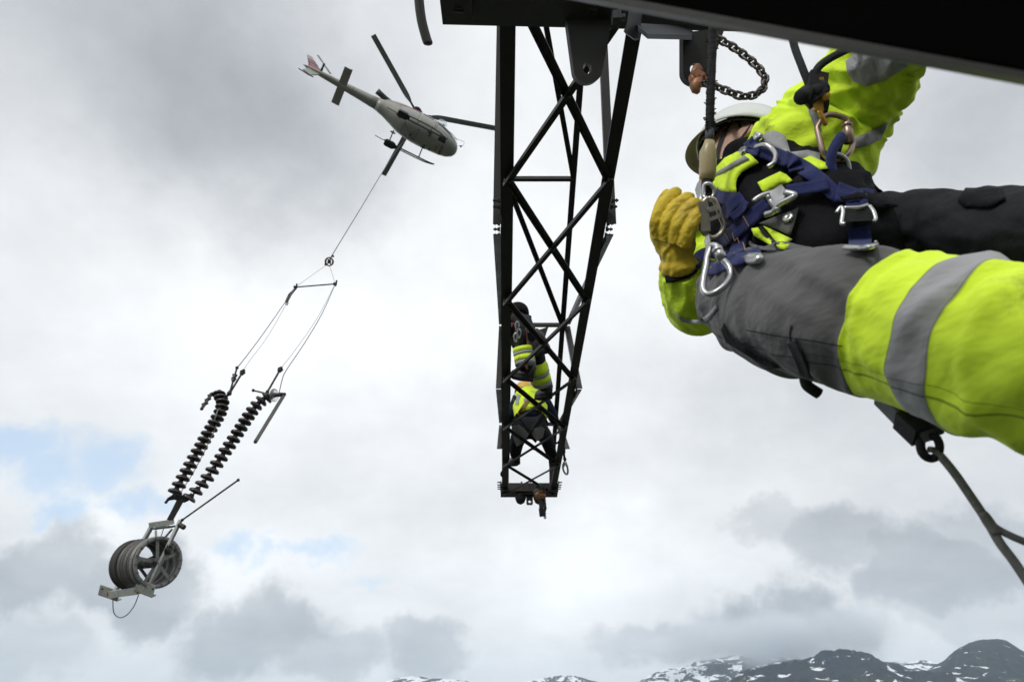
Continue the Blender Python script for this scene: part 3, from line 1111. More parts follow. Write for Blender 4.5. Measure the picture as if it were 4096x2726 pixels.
def wire(name, label, pts, r, group=None, m=None, steps=4, cat='cable'):
    P = [Vector(p) for p in catmull([tuple(p) for p in pts], steps)]
    return single(name, label, cat, tube(P, r, 5), m or WIRE, True, group)


def dbl(px, py, d):
    return W(px, py, d)


wire('long_line', 'long lifting line from helicopter hook down to the ring weight', [HOOK, W(1560, 640, 39), W(1440, 838, 33), SWIV], .019, cat='line', m=WIRE)


def build_swivel():
    t = thing('ring_weight', 'round caged hook weight at the end of the long line', 'hook', SWIV)
    c = W(1317, 1046, 27)
    def ring(n, r, name):
        x, y, z = frame_of(n, UP)
        part(t, name, tube([c + x * (r * math.cos(a)) + y * (r * math.sin(a)) for a in np.linspace(0, 2 * math.pi, 20, endpoint=False)], .022, 6, True), STEEL, True)
    ring(FW + RT * .5, .17, 'ring')
    ring(FW - RT * .2 + UP * .3, .16, 'ring')
    ring(RT + FW * .2 + UP * .5, .165, 'ring')
    part(t, 'hook_core', join(ball(c, .08, 10), tube([c, c + (HOOK - c).normalized() * .28], .03, 6), tube([c, W(1303, 1062, 27)], .025, 6)), mat('hook_copper', (.12, .07, .045), .5, .3), True)
    part(t, 'shackle', join(hexbolt(W(1331, 1028, 27), UP, .05, .08), hexbolt(W(1303, 1060, 27), UP, .05, .06)), STEEL)


build_swivel()
SB0, SB1 = W(1182, 1148, 22.5), W(1341, 1135, 22.0)
wire('bridle_cable', 'thin cable from the ring weight to the left end of the spreader bar', [W(1303, 1062, 27), W(1243, 1104, 24.8), SB0], .007)
wire('bridle_cable', 'thin cable from the ring weight to the right end of the spreader bar', [W(1318, 1062, 27), W(1330, 1098, 24.6), SB1], .007)


def build_spreader():
    t = thing('spreader_bar', 'thin straight spreader bar hung between the bridle cables', 'bar', (SB0 + SB1) / 2)
    part(t, 'bar', tube([SB0, SB1], .022, 8), STEEL)
    for p in (SB0, SB1):
        part(t, 'shackle', join(tube([p + UP * .12 + RT * .05, p + RT * .02, p - UP * .08], .03, 6), hexbolt(p - RT * .05, RT, .045, .1)), STEEL)
    part(t, 'coiled_strap', join(*[tube([SB0 - UP * .05 + RT * (.02 * k), W(1160 + 5 * k, 1178, 22), W(1146 + 4 * k, 1206, 21.6)], .022, 5) for k in (-1, 0, 1)]), BLACK)
    lp = [W(1146, 1206, 21.6), W(1143, 1216, 21.6), W(1148, 1220, 21.6), W(1152, 1212, 21.6), W(1150, 1200, 21.6)]
    part(t, 'strap_loop', tube(lp, .018, 5), BLACK)


build_spreader()
IL, IR = W(917, 1573, 15.4), W(1070, 1578, 15.2)
wire('hanger_cable', 'thick left hanger rope from spreader bar to the left insulator string', [SB0, W(1070, 1310, 19), W(995, 1412, 17.2), W(944, 1476, 16)], .012)
wire('hanger_cable', 'thin left hanger wire running close beside the thick rope', [SB0, W(1080, 1330, 18.8), W(1000, 1440, 17), W(974, 1480, 16)], .006)
wire('hanger_cable', 'thin right hanger wire from spreader bar to the right insulator string', [SB1, W(1270, 1270, 19), W(1180, 1400, 17), W(1125, 1470, 16)], .006)
wire('hanger_cable', 'thick slack right hanger rope curving to the glass insulator', [SB1, W(1290, 1250, 19), W(1216, 1375, 17.4), W(1145, 1480, 16), W(1128, 1520, 15.5), W(1116, 1572, 15.1)], .011)


def link_rod(name, label, p, q, r, extra=()):
    g = [tube([p, q], r, 7)]
    for c in (p, q):
        g.append(ball(c, r * 1.9, 8))
    for k in extra:
        c = p + (q - p) * k
        g.append(hexbolt(c - (q - p).normalized() * .03, q - p, r * 2.2, .07))
    return single(name, label, 'rod', join(*g), STEEL)


link_rod('link_rod', 'jointed dark rod standing above the left insulator string', W(948, 1470, 15.9), W(920, 1566, 15.5), .022, (.35, .5))
link_rod('link_rod', 'slim dark rod linking the left hanger wire and insulator', W(974, 1482, 15.9), W(920, 1570, 15.5), .024, (.1,))
link_rod('link_rod', 'slim dark rod above the right insulator string', W(1124, 1472, 15.9), W(1070, 1566, 15.4), .024, (.08,))


def disc_mesh(r):
    pr = [(.03, .085), (.048, .08), (.054, .05), (.07, .036), (r * .72, .024), (r * .95, .002), (r, -.022), (r * .97, -.044), (r * .86, -.034), (r * .80, -.05), (r * .7, -.034), (r * .55, -.052),
          (r * .42, -.034), (.03, -.04), (.022, -.07)]
    V, F = lathe(pr, (0, 0, 0), (0, 0, 1), 22)
    return make_mesh('insulator_disc', V, F, PORC, True)


DISC = disc_mesh(.150)
CAPM = mat('insulator_cap', (0.10, 0.10, 0.10), .5, .4, .2, 20)
pin_me = make_mesh('insulator_pin', *lathe([(.036, .082), (.040, .03), (.034, -.02), (.02, -.03), (.02, -.09)], (0, 0, 0), (0, 0, 1), 10), CAPM, True)


def string(label, pts, axes, depth0, depth1, group):
    t = thing('insulator_string', label, 'insulators', W(pts[0][0], pts[0][1], depth0), group)
    n = len(pts)
    P = [W(x, y, depth0 + (depth1 - depth0) * i / (n - 1)) for i, (x, y) in enumerate(pts)]
    for i, p in enumerate(P):
        a = P[min(i + 1, n - 1)] - P[max(i - 1, 0)]
        a = -a.normalized()
        v = (a * .42 + Vector(axes[i] if isinstance(axes[0], (tuple, list)) else axes) * .58).normalized()
        x, y, z = frame_of(v, RT)
        m = Matrix((x, y, z)).transposed().to_4x4()
        m.translation = p
        o = place(t, 'disc', DISC, m)
        x, y, z = frame_of(a, RT)
        m = Matrix((x, y, z)).transposed().to_4x4()
        m.translation = p
        place(o, 'cap', pin_me, m)
    return t, P


Z3 = lambda x, y: (350 + x / 1.4933, 1450 + y / 1.4933)
lp = [Z3(*p) for p in [(786, 184), (796, 205), (808, 230), (805, 260), (795, 292), (778, 325), (760, 356), (740, 388), (720, 422), (700, 456), (681, 492), (660, 528), (638, 566), (616, 606), (595, 645), (572, 684), (549, 725), (526, 765)]]
vz = Vector((0, 0, 1))
axl = (RT * .12 + UP * .82 + FW * .50).normalized()
string('left dark insulator string bunched at its top', lp, tuple(axl), 15.6, 14.4, 'insulator strings of the load')
rp = [Z3(*p) for p in [(1076, 205), (1042, 225), (1012, 252), (987, 284), (964, 315), (942, 348), (920, 382), (898, 416), (875, 452), (851, 488), (826, 524), (801, 562), (775, 600), (748, 640), (719, 682), (687, 722), (651, 763), (612, 803)]]
axr = [(UP * .75 + FW * .50 + RT * (.62 * max(0, 1 - i / 4.0) + .12)).normalized() for i in range(18)]
axr[17] = (UP * .7 + FW * .4 + RT * .45).normalized()
string('right dark insulator string, lower discs joined to the yoke', rp, [tuple(a) for a in axr], 15.4, 14.3, 'insulator strings of the load')
GLASS = mat('clear_glass_insulator', (0.9, 0.93, 0.93), 0.04, 0, .02, trans=0.9)
g0 = W(*Z3(1075, 192), 15.3)
ga = (W(*Z3(1165, 186), 15.2) - g0).normalized()
t = thing('glass_insulator', 'clear glass disc on a short dark fitting beside the right insulator string', 'insulator', W(*Z3(1117, 194), 15.25))
part(t, 'glass_disc', lathe([(.03, -.02), (.11, -.02), (.15, 0), (.15, .03), (.11, .045), (.03, .05)], W(*Z3(1112, 194), 15.25), ga, 18), GLASS, True)
part(t, 'fitting', join(tube([W(*Z3(1072, 192), 15.3), W(*Z3(1182, 188), 15.2)], .034, 8), lathe([(.05, 0), (.06, .1), (.045, .2)], W(*Z3(1088, 195), 15.27), ga, 10), lathe([(.045, 0), (.05, .14)], W(*Z3(1130, 192), 15.22), ga, 10)), STEEL)
link_rod('link_rod', 'short thin rod sticking out left of the right insulator top', W(*Z3(990, 165), 15.4), W(*Z3(1070, 184), 15.35), .020)


def flat_rod(name, label, p, q, w, t):
    return single(name, label, 'rod', join(bar(p, q, w, t, RT), ball(p, w * .55, 8), ball(q, w * .55, 8)), STEEL)


link_rod('link_rod', 'short dark shackle between the jointed rods and the left insulator top', IL, W(*Z3(808, 222), 15.45), .03)
flat_rod('flat_bar', 'long flat bar dangling from the glass insulator', W(*Z3(1176, 188), 15.2), W(*Z3(1003, 472), 14.4), .075, .03)


def build_arcing_horn():
    t = thing('clamp_chain', 'bunch of dark clamp links hooked to the left insulator top', 'clamp', W(*Z3(740, 184), 15.6))
    part(t, 'link', bar(W(*Z3(752, 182), 15.6), W(*Z3(736, 186), 15.6), .06, .05, UP), STEEL)
    part(t, 'link', bar(W(*Z3(742, 184), 15.6), W(*Z3(684, 272), 15.2), .055, .04, RT), STEEL)
    for k in (.1, .4, .7):
        c = W(*Z3(742, 184), 15.6).lerp(W(*Z3(684, 272), 15.2), k)
        part(t, 'bolt', hexbolt(c + RT * .02, RT + UP * .3, .024, .05), STEEL)
        part(t, 'bolt', hexbolt(c - RT * .02, -RT - UP * .3, .024, .05), STEEL)
    part(t, 'link', ball(W(*Z3(682, 275), 15.2), .04, 8), STEEL)


build_arcing_horn()
wire('tie_wire', 'pale green wire tied round the left insulator string', [W(*Z3(792, 272), 15.0), W(*Z3(778, 285), 15.0), W(*Z3(766, 318), 14.9), W(*Z3(757, 352), 14.9)], .013, m=mat('tie_wire_green', (.16, .22, .19), .6))
wire('pull_rope', 'thin rope running along the left insulators to the block', [W(*Z3(840, 210), 15.6), W(*Z3(742, 440), 14.9), W(*Z3(640, 640), 14.6), W(*Z3(566, 760), 14.5), W(*Z3(505, 880), 14.4), W(*Z3(466, 960), 14.3), W(*Z3(438, 1040), 14.2)], .009)


def build_yoke():
    d = 14.25
    t = thing('yoke_plate', 'dark curved yoke plate joining the two insulator strings', 'yoke', W(*Z3(530, 800), d))
    o = [(458, 836), (478, 806), (515, 782), (560, 790), (590, 800), (608, 812), (600, 826), (578, 836), (548, 826), (520, 818), (490, 822), (468, 838)]
    part(t, 'plate', plate([W(*Z3(*p), d) for p in o], FW, .03), STEEL)
    for a, b in (((566, 820), (500, 938)), ((548, 822), (484, 938))):
        part(t, 'link_bar', bar(W(*Z3(*a), d - .02), W(*Z3(*b), d - .1), .07, .025, RT), STEEL)
    for p in ((470, 832), (524, 792), (580, 822), (560, 830), (492, 936)):
        part(t, 'bolt', hexbolt(W(*Z3(*p), d - .02), -FW, .025, .03), STEELN)


build_yoke()


# ---- stringing block: three grooved wheels in a galvanised frame
def build_block():
    c = W(*Z3(425, 1190), 14.0)                       # centre of the near wheel face
    back = W(*Z3(274, 1206), 14.50)                    # far end of the axle
    ax = (back - c).normalized()
    t = thing('stringing_block', 'grey three wheel stringing block in a galvanised frame', 'pulley block', c)
    WH = mat('wheel_grey', (0.10, 0.098, 0.096), .55, .15, .25, 12, .1, 60, col2=(.15, .135, .11), c2lo=.5, c2hi=.75)
    WH1 = mat('wheel_light_grey', (0.19, 0.188, 0.182), .5, .2, .2, 12, .1, 60, col2=(.12, .11, .095))
    RUB = mat('wheel_liner', (0.035, 0.033, 0.032), .7, 0, .2, 12)
    R0 = .515
    L = (back - c).length
    x, y, z = frame_of(ax, UP)
    ws = [(0.0, .13, R0, WH1), (.19, .125, R0 * .97, WH), (.37, .125, R0 * .97, WH), (.55, .16, R0 * 1.0, RUB)]
    k = L / .72
    for i, (s, w, r, m) in enumerate(ws):
        s, w = s * k, w * k
        wl = part(t, 'wheel', _ring([(r * .85, .0), (r, .0), (r, .02), (r * .93, w * .25), (r * .87, w * .5), (r * .93, w * .75), (r, w - .02), (r, w), (r * .85, w), (r * .84, w * .5)], c + ax * s, ax, 44), m, True)
        part(wl, 'liner', _ring([(r * .86, w * .18), (r * .945, w * .28), (r * .90, w * .5), (r * .945, w * .72), (r * .86, w * .82)], c + ax * s, ax, 44), RUB, True)
        o0 = c + ax * (s + w * .4)
        for q in range(5 if i in (0, 3) else 0):
            a = 2 * math.pi * (q + .12) / 5
            dv = x * math.cos(a) + y * math.sin(a)
            tv = ax.cross(dv)
            part(wl, 'spoke', prism(o0 + dv * .08, o0 + dv * (r * .86), [(-.034, -.02), (.034, -.02), (.014, .025), (-.014, .025)], tv), WH1 if i == 0 else WH)
        part(wl, 'hub', _ring([(.035, -.02), (.1, -.02), (.1, w), (.035, w)], c + ax * s, ax, 20), WH, True)
        if i == 0:
            for q in range(18):
                a = 2 * math.pi * q / 18
                dv = x * math.cos(a) + y * math.sin(a)
                part(wl, 'rim_rib', bar(c + dv * (r * .85) - ax * .006, c + dv * (r * .985) - ax * .006, .016, .03, ax.cross(dv)), WH)
    # frame
    G = GALV
    def P(px, py, off=0.0, d=14.0):
        return W(*Z3(px, py), d)
    fr = -.12
    T1, B1 = P(556, 940, d=13.95), P(366, 1335, d=13.72)
    part(t, 'side_bar', bar(T1, B1, .085, .05, ax), G)
    T2, B2 = P(392, 962, d=14.62), P(150, 1392, d=14.55)
    part(t, 'side_bar', bar(T2, B2, .085, .07, ax), G)
    part(t, 'top_beam', bar(P(380, 968, d=14.62), P(504, 950, d=14.2), .11, .10, UP), G)
    part(t, 'axle', tube([P(430, 1190, d=13.82), back], .03, 10), STEEL)
    part(t, 'axle_nut', hexbolt(P(431, 1190, d=13.80), -ax, .042, .04), ALU)
    part(t, 'top_rod', tube([P(398, 992, d=14.5), P(575, 968, d=13.9)], .022, 8), STEEL)
    part(t, 'top_rod', tube([P(410, 985, d=14.5), P(490, 980, d=14.2)], .03, 8), G)
    part(t, 'handle', tube([P(548, 966, d=13.9), P(578, 984, d=13.85)], .05, 8), STEEL)
    part(t, 'stay', bar(P(408, 1000, d=14.45), P(410, 1050, d=14.4), .04, .03, RT), G)
    part(t, 'stay', bar(P(506, 992, d=14.2), P(462, 1044, d=14.3), .04, .03, RT), G)
    part(t, 'clamp', join(hexbolt(P(470, 1122, d=13.85), RT, .07, .12), hexbolt(P(484, 1098, d=13.88), RT, .06, .10)), STEEL)
    # base: cross tube and two angle shoes
    part(t, 'base_tube', bar(P(140, 1382, d=14.5), P(310, 1358, d=13.75), .14, .12, UP), G)
    def shoe(a, b, d0, d1, h):
        p, q = P(*a, d=d0), P(*b, d=d1)
        u = (P(370, 1340) - P(385, 1372)).normalized()
        n = (FW * -1).normalized()
        part(t, 'base_shoe', join(prism(p, q, [(0, -.012), (h, -.012), (h, .012), (0, .012)], UP + RT * .35), prism(p, q, [(0, .012), (.016, .012), (.016, -.12), (0, -.12)], UP + RT * .35)), G)
        for kk in (.12, .88):
            cc = p.lerp(q, kk) + (UP + RT * .35).normalized() * (h * .72) - FW * .02
            part(t, 'bolt_hole', lathe([(.018, 0), (.018, .006)], cc, -FW, 10), STEEL)
    shoe((280, 1362), (386, 1402), 13.72, 13.66, .25)
    shoe((64, 1384), (178, 1424), 14.6, 14.5, .22)
    part(t, 'red_tag', bar(P(128, 1368, d=14.45), P(124, 1392, d=14.45), .06, .02, RT), mat('tag_red', (.35, .06, .04), .6))


def _ring(prof, p, axis, seg):
    """closed profile turned round the axis: a hollow ring"""
    x, y, z = frame_of(axis, (0.3, 0.5, 0.8))
    p = Vector(p)
    n = len(prof)
    V, F = [], []
    for k in range(seg):
        an = 2 * math.pi * k / seg
        for r, h in prof:
            V.append(p + x * (r * math.cos(an)) + y * (r * math.sin(an)) + z * h)
    for k in range(seg):
        for i in range(n):
            a, b = k * n + i, k * n + (i + 1) % n
            k2 = (k + 1) % seg
            F.append((a, b, k2 * n + (i + 1) % n, k2 * n + i))
    return V, F


build_block()
link_rod('guide_rod', 'long thin black rod jutting up from the pulley block frame', W(*Z3(566, 938), 13.95), W(*Z3(900, 700), 13.6), .018)
wire('loop_cable', 'dark cable hanging in a loop below the pulley block', [W(*Z3(152, 1415), 14.4), W(*Z3(153, 1462), 14.4), W(*Z3(162, 1500), 14.4), W(*Z3(196, 1521), 14.3), W(*Z3(240, 1500), 14.2), W(*Z3(280, 1448), 14.1), W(*Z3(305, 1385), 14.0)], .010, steps=6)
# ------------------------------------------------------------------ people
HIVIS = (0.66, 0.88, 0.045)
TAPE = (0.32, 0.32, 0.33)


def cloth(name, col, dirt=0.2, **kw):
    return mat(name, col, 0.85, 0, dirt, 9, kw.pop('bump', 0.8), kw.pop('bscale', 17), spec=kw.pop('spec', .2), sheen=kw.pop('sheen', .1), **kw)


YEL = cloth('hi_vis_yellow', HIVIS, .08, col2=(0.15, 0.18, 0.03), c2lo=.54, c2hi=.76, c2scale=9)
GREYT = cloth('reflective_tape', TAPE, .12)
BLK = cloth('black_workwear', (0.009, 0.009, 0.011), .3, spec=.12, sheen=0.0)
BLK2 = cloth('faded_black_trousers', (0.017, 0.018, 0.021), .3, spec=.15, sheen=0.0)
DGR = cloth('dark_grey_workwear', (0.10, 0.098, 0.10), .2)
NAVY = cloth('navy_webbing', (0.018, 0.024, 0.095), .25)
SKIN = mat('skin', (0.42, 0.25, 0.19), .55, 0, .12, 20, .15, 150, col2=(.33, .17, .13), c2lo=.5, c2hi=.8, c2scale=14)
HAIR = mat('dark_hair', (0.02, 0.016, 0.014), .6, 0, .4, 60, .6, 160)
LEATHER = mat('yellow_leather', (0.60, 0.44, 0.022), .65, 0, .16, 14, .22, 70, col2=(.33, .21, .02), c2lo=.5, c2hi=.8, c2scale=18)
HELM = mat('helmet_white', (0.66, 0.68, 0.66), .4, 0, .06, 5)
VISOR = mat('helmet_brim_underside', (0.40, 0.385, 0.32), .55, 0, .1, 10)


def leg_material():
    """trouser cloth: dark grey, then hi-vis with a reflective band, by distance u along the leg"""
    m = bpy.data.materials.new('trouser_bands')
    m.use_nodes = True
    k = NT(m.node_tree)
    out = k.n('ShaderNodeOutputMaterial')
    b = k.n('ShaderNodeBsdfPrincipled')
    k.t.links.new(b.outputs[0], out.inputs[0])
    u = k.n('ShaderNodeAttribute', attribute_name='u').outputs['Fac']
    th = k.n('ShaderNodeAttribute', attribute_name='th').outputs['Fac']
    co = k.n('ShaderNodeTexCoord').outputs['Object']
    n = k.noise(co, 7, 5, .6)
    nf = k.noise(co, 420, 2, .5)
    st = k.lin(n, .3, .7, .85, 1.15)
    grey = k.vmath('SCALE', (0.10, 0.098, 0.10), s=st)
    yel = k.mix(k.smooth(k.noise(co, 5, 7, .72), .50, .70), HIVIS, (0.24, 0.33, 0.03))  # olive blotches: dirt marks and soft shade put into the yellow
    def step(e):
        return k.math('GREATER_THAN', u, e)
    c = k.mix(step(U1), grey, yel)
    c = k.mix(step(U2), c, TAPE)
    c = k.mix(step(U3), c, yel)
    # stitched seams: along the leg and round the edges of the bands
    def line(x, at, w):
        return k.math('LESS_THAN', k.math('ABSOLUTE', k.math('SUBTRACT', x, at)), w)
    sm = k.math('MAXIMUM', line(th, SEAM, .0028), k.math('MULTIPLY', line(th, SEAM - .022, .0012), .7))
    for e in (U1, U2, U3):
        sm = k.math('MAXIMUM', sm, k.math('MULTIPLY', line(u, e, .0016), .7))
    c = k.mix(k.math('MULTIPLY', sm, .75), c, k.vmath('SCALE', c, s=.25))
    k.put(b.inputs['Base Color'], c)
    b.inputs['Roughness'].default_value = .8
    b.inputs['Specular IOR Level'].default_value = .2
    b.inputs['Sheen Weight'].default_value = .1
    bp = k.n('ShaderNodeBump')
    bp.inputs['Strength'].default_value = .6
    bp.inputs['Distance'].default_value = .03
    k.put(bp.inputs['Height'], k.math('ADD', k.noise(k.vmath('MULTIPLY', co, (1.0, 1.0, 1.8)), 9, 3, .5), k.math('ADD', k.math('MULTIPLY', nf, .012), k.math('MULTIPLY', sm, -.08))))
    k.put(b.inputs['Normal'], bp.outputs[0])
    return m


U1, U2, U3, SEAM = .57, .675, .728, .36


def limb(rings, n_steps=10, seg=40, wrinkle=.006, folds=.004, fu=14, seed=0.0, cap=True, shrink=1.0, wfreq=9, raised=None, creases=0, camp=.008, cang=1.3, cspread=.5, cw=.012, cl=.09):
    """tube of cloth or flesh: rings of (px, py, depth, half width in photograph pixels, half thickness in m)"""
    R_ = catmull(rings, n_steps)
    C = [W(r[0], r[1], r[2]) for r in R_]
    n = len(C)
    V, F, us, ths = [], [], [], []
    rg = np.random.default_rng(int(seed * 100) + 7)
    NR, ST_ = [], []
    L = [0.0]
    for i in range(1, n):
        L.append(L[-1] + (C[i] - C[i - 1]).length)
    for i, r in enumerate(R_):
        T = (C[min(i + 1, n - 1)] - C[max(i - 1, 0)]).normalized()
        v = (C[i] - CAM).normalized()
        s = T.cross(v).normalized()
        e = s.cross(T).normalized()
        if e.dot(v) > 0:
            e = -e                                # e points to the camera side
        a, b = r[3] * r[2] / FPX * shrink, r[4] * shrink
        for k in range(seg + 1):
            th = 2 * math.pi * k / seg
            p = s * (a * math.cos(th)) + e * (b * math.sin(th))
            nrm = p.normalized()
            q = C[i] + p
            cc = (math.cos(th), math.sin(th))
            d = wrinkle * mnoise.fractal((q.x * wfreq + seed, q.y * wfreq, q.z * wfreq), .9, 2.0, 3)
            fl = mnoise.noise((L[i] * fu + .9 * cc[0] + 1.2 * cc[1] * cc[0], cc[0] * 1.6 + seed, cc[1] * 1.6))
            d += folds * (1 - abs(fl) * 2.4)
            if raised and raised[0] < L[i] / L[-1] < raised[1]:
                d += .0028
            V.append(q + nrm * d)
            NR.append(nrm)
            ST_.append((L[i], th * .085, th))
            us.append(L[i] / L[-1])
            ths.append(k / seg)
    if creases:
        # cloth folds: short rounded ridges with a hollow beside them
        st = np.array(ST_)
        D = np.zeros(len(st))
        per = 2 * math.pi * .085
        for _ in range(creases):
            s0, t0 = rg.uniform(0, L[-1]), rg.uniform(0, per)
            an = rg.normal(cang, cspread) * (1 if rg.random() < .5 else -1)
            ln, wd, am = cl * rg.uniform(.6, 1.6), cw * rg.uniform(.7, 1.6), camp * rg.uniform(.3, 1.0)
            dt = (st[:, 1] - t0 + per / 2) % per - per / 2
            ds = st[:, 0] - s0
            p_ = ds * math.cos(an) + dt * math.sin(an)
            q_ = -ds * math.sin(an) + dt * math.cos(an) + p_ * p_ * rg.uniform(-2, 2)
            D += am * np.exp(-(p_ / ln) ** 2) * (np.exp(-(q_ / wd) ** 2) - .7 * np.exp(-((q_ - 1.7 * wd) / (1.2 * wd)) ** 2))
        V = [v + nn * float(d) for v, nn, d in zip(V, NR, D)]
    m = seg + 1
    for i in range(n - 1):
        for k in range(seg):
            a = i * m + k
            F.append((a, a + 1, a + m + 1, a + m))
    if cap:
        F.append(tuple(range(seg)))
        F.append(tuple(range((n - 1) * m, (n - 1) * m + seg)))
    return V, F, us, ths


def lim(x):
    return x[0], x[1]


class Surf:
    """ray casts from the viewpoint on to finished clothing, so straps and pockets can lie on it"""
    def __init__(self):
        self.V, self.F = [], []

    def add(self, g):
        n = len(self.V)
        self.V += [Vector(v) for v in g[0]]
        self.F += [tuple(i + n for i in f) for f in g[1]]

    def done(self):
        self.t = BVHTree.FromPolygons(self.V, self.F)

    def at(self, px, py, off=0.0, fallback=1.7):
        d = DIR(px, py)
        h = self.t.ray_cast(CAM, d)
        if h[0] is None:
            # nearest clothing to that sight line
            best = self.t.find_nearest(W(px, py, fallback))
            dep = (best[0] - CAM).dot(FW) if best[0] else fallback
            return W(px, py, dep) - d * off, -d
        n = h[1]
        if n.dot(d) > 0:
            n = -n
        return h[0] - d * off, n


def patch(S, poly, off=.004, thick=.003, step=14, bulge=0.0):
    """piece of cloth cut along a pixel outline and laid on the surface S"""
    # refine outline
    P = []
    for a, b in zip(poly, poly[1:] + poly[:1]):
        k = max(1, int(math.hypot(b[0] - a[0], b[1] - a[1]) / step))
        for i in range(k):
            P.append((a[0] + (b[0] - a[0]) * i / k, a[1] + (b[1] - a[1]) * i / k))
    bm = bmesh.new()
    vs = [bm.verts.new((x, y, 0)) for x, y in P]
    es = [bm.edges.new((vs[i], vs[(i + 1) % len(vs)])) for i in range(len(vs))]
    bmesh.ops.triangle_fill(bm, use_beauty=True, use_dissolve=False, edges=es)
    for _ in range(2):
        lg = [e for e in bm.edges if not e.is_boundary and e.calc_length() > step * 2.2]
        if not lg:
            break
        bmesh.ops.subdivide_edges(bm, edges=lg, cuts=1, use_grid_fill=False)
        bmesh.ops.triangulate(bm, faces=bm.faces)
        bmesh.ops.beautify_fill(bm, faces=bm.faces, edges=[e for e in bm.edges if not e.is_boundary])
    bm.verts.index_update()
    bnd = [v.is_boundary for v in bm.verts]
    base = []
    dep = []
    for v in bm.verts:
        p, n = S.at(v.co.x, v.co.y, off)
        base.append(p)
        dep.append((p - CAM).length)
    # smooth the depth over neighbours so the cloth bridges creases
    nb = [[e.other_vert(v).index for e in v.link_edges] for v in bm.verts]
    for _ in range(3):
        dep = [min(dep[i], .5 * dep[i] + .5 * sum(dep[j] for j in nb[i]) / max(1, len(nb[i]))) for i in range(len(dep))]
    top = []
    for i, p in enumerate(base):
        d = (p - CAM).normalized()
        b = 0 if bnd[i] else bulge
        top.append(CAM + d * (dep[i] - b))
    F0 = [tuple(v.index for v in f.verts) for f in bm.faces]
    be = [(e.verts[0].index, e.verts[1].index) for e in bm.edges if e.is_boundary]
    bm.free()
    n = len(top)
    V = top + [p + (p - CAM).normalized() * thick for p in top]
    F = F0 + [tuple(i + n for i in reversed(f)) for f in F0] + [(a, b, b + n, a + n) for a, b in be]
    return V, F


def strap(S, path, w, off=.006, thick=.003, steps=6, wave=0.0):
    """webbing of width w (photograph pixels) following a pixel path over the surface"""
    P = catmull(path, steps)
    V, F = [], []
    n = len(P)
    rows = []
    for i, p in enumerate(P):
        a, b = P[max(i - 1, 0)], P[min(i + 1, n - 1)]
        t = np.array(b[:2]) - np.array(a[:2])
        t = t / (np.linalg.norm(t) + 1e-9)
        s = np.array((-t[1], t[0]))
        ww = p[2] if len(p) > 2 else w
        rows.append([(p[0] + s[0] * ww * k, p[1] + s[1] * ww * k) for k in (-.5, -.25, 0, .25, .5)])
    deps = [[(S.at(x, y, off)[0] - CAM).length for x, y in r] for r in rows]
    for _ in range(2):
        D2 = [r[:] for r in deps]
        for i in range(n):
            for j in range(5):
                acc = [deps[ii][jj] for ii in (i - 1, i, i + 1) for jj in (j - 1, j, j + 1) if 0 <= ii < n and 0 <= jj < 5]
                D2[i][j] = min(deps[i][j], sum(acc) / len(acc))
        deps = D2
    for i in range(n):
        wv = wave * math.sin(i * 1.3)
        for j in range(5):
            V.append(CAM + DIR(*rows[i][j]) * (deps[i][j] - wv))
    m = len(V)
    V += [p + (p - CAM).normalized() * thick for p in V]
    for i in range(n - 1):
        for j in range(4):
            a = i * 5 + j
            F += [(a, a + 1, a + 6, a + 5), (a + m, a + m + 5, a + m + 6, a + m + 1)]
        for j in (0, 4):
            a = i * 5 + j
            F.append((a, a + 5, a + 5 + m, a + m))
    for i in (0, n - 1):
        for j in range(4):
            a = i * 5 + j
            F.append((a, a + 1, a + 1 + m, a + m))
    return V, F


def loop(pts, r, closed=True, seg=8, steps=6):
    """bent metal bar through (px, py, depth) points"""
    P = list(pts)
    if closed:
        P = P[-2:] + P + P[:2]
        C = catmull(P, steps)[2 * steps:-2 * steps]
        C = C[:-1] if len(C) > 3 else C
        C = [W(*c) for c in C]
        g = [C[0]]
        for c in C[1:]:
            if (c - g[-1]).length > 1e-4:
                g.append(c)
        if (g[0] - g[-1]).length < 1e-3:
            g.pop()
        return tube(g, r, seg, True)
    return tube([W(*c) for c in catmull(P, steps)], r, seg)


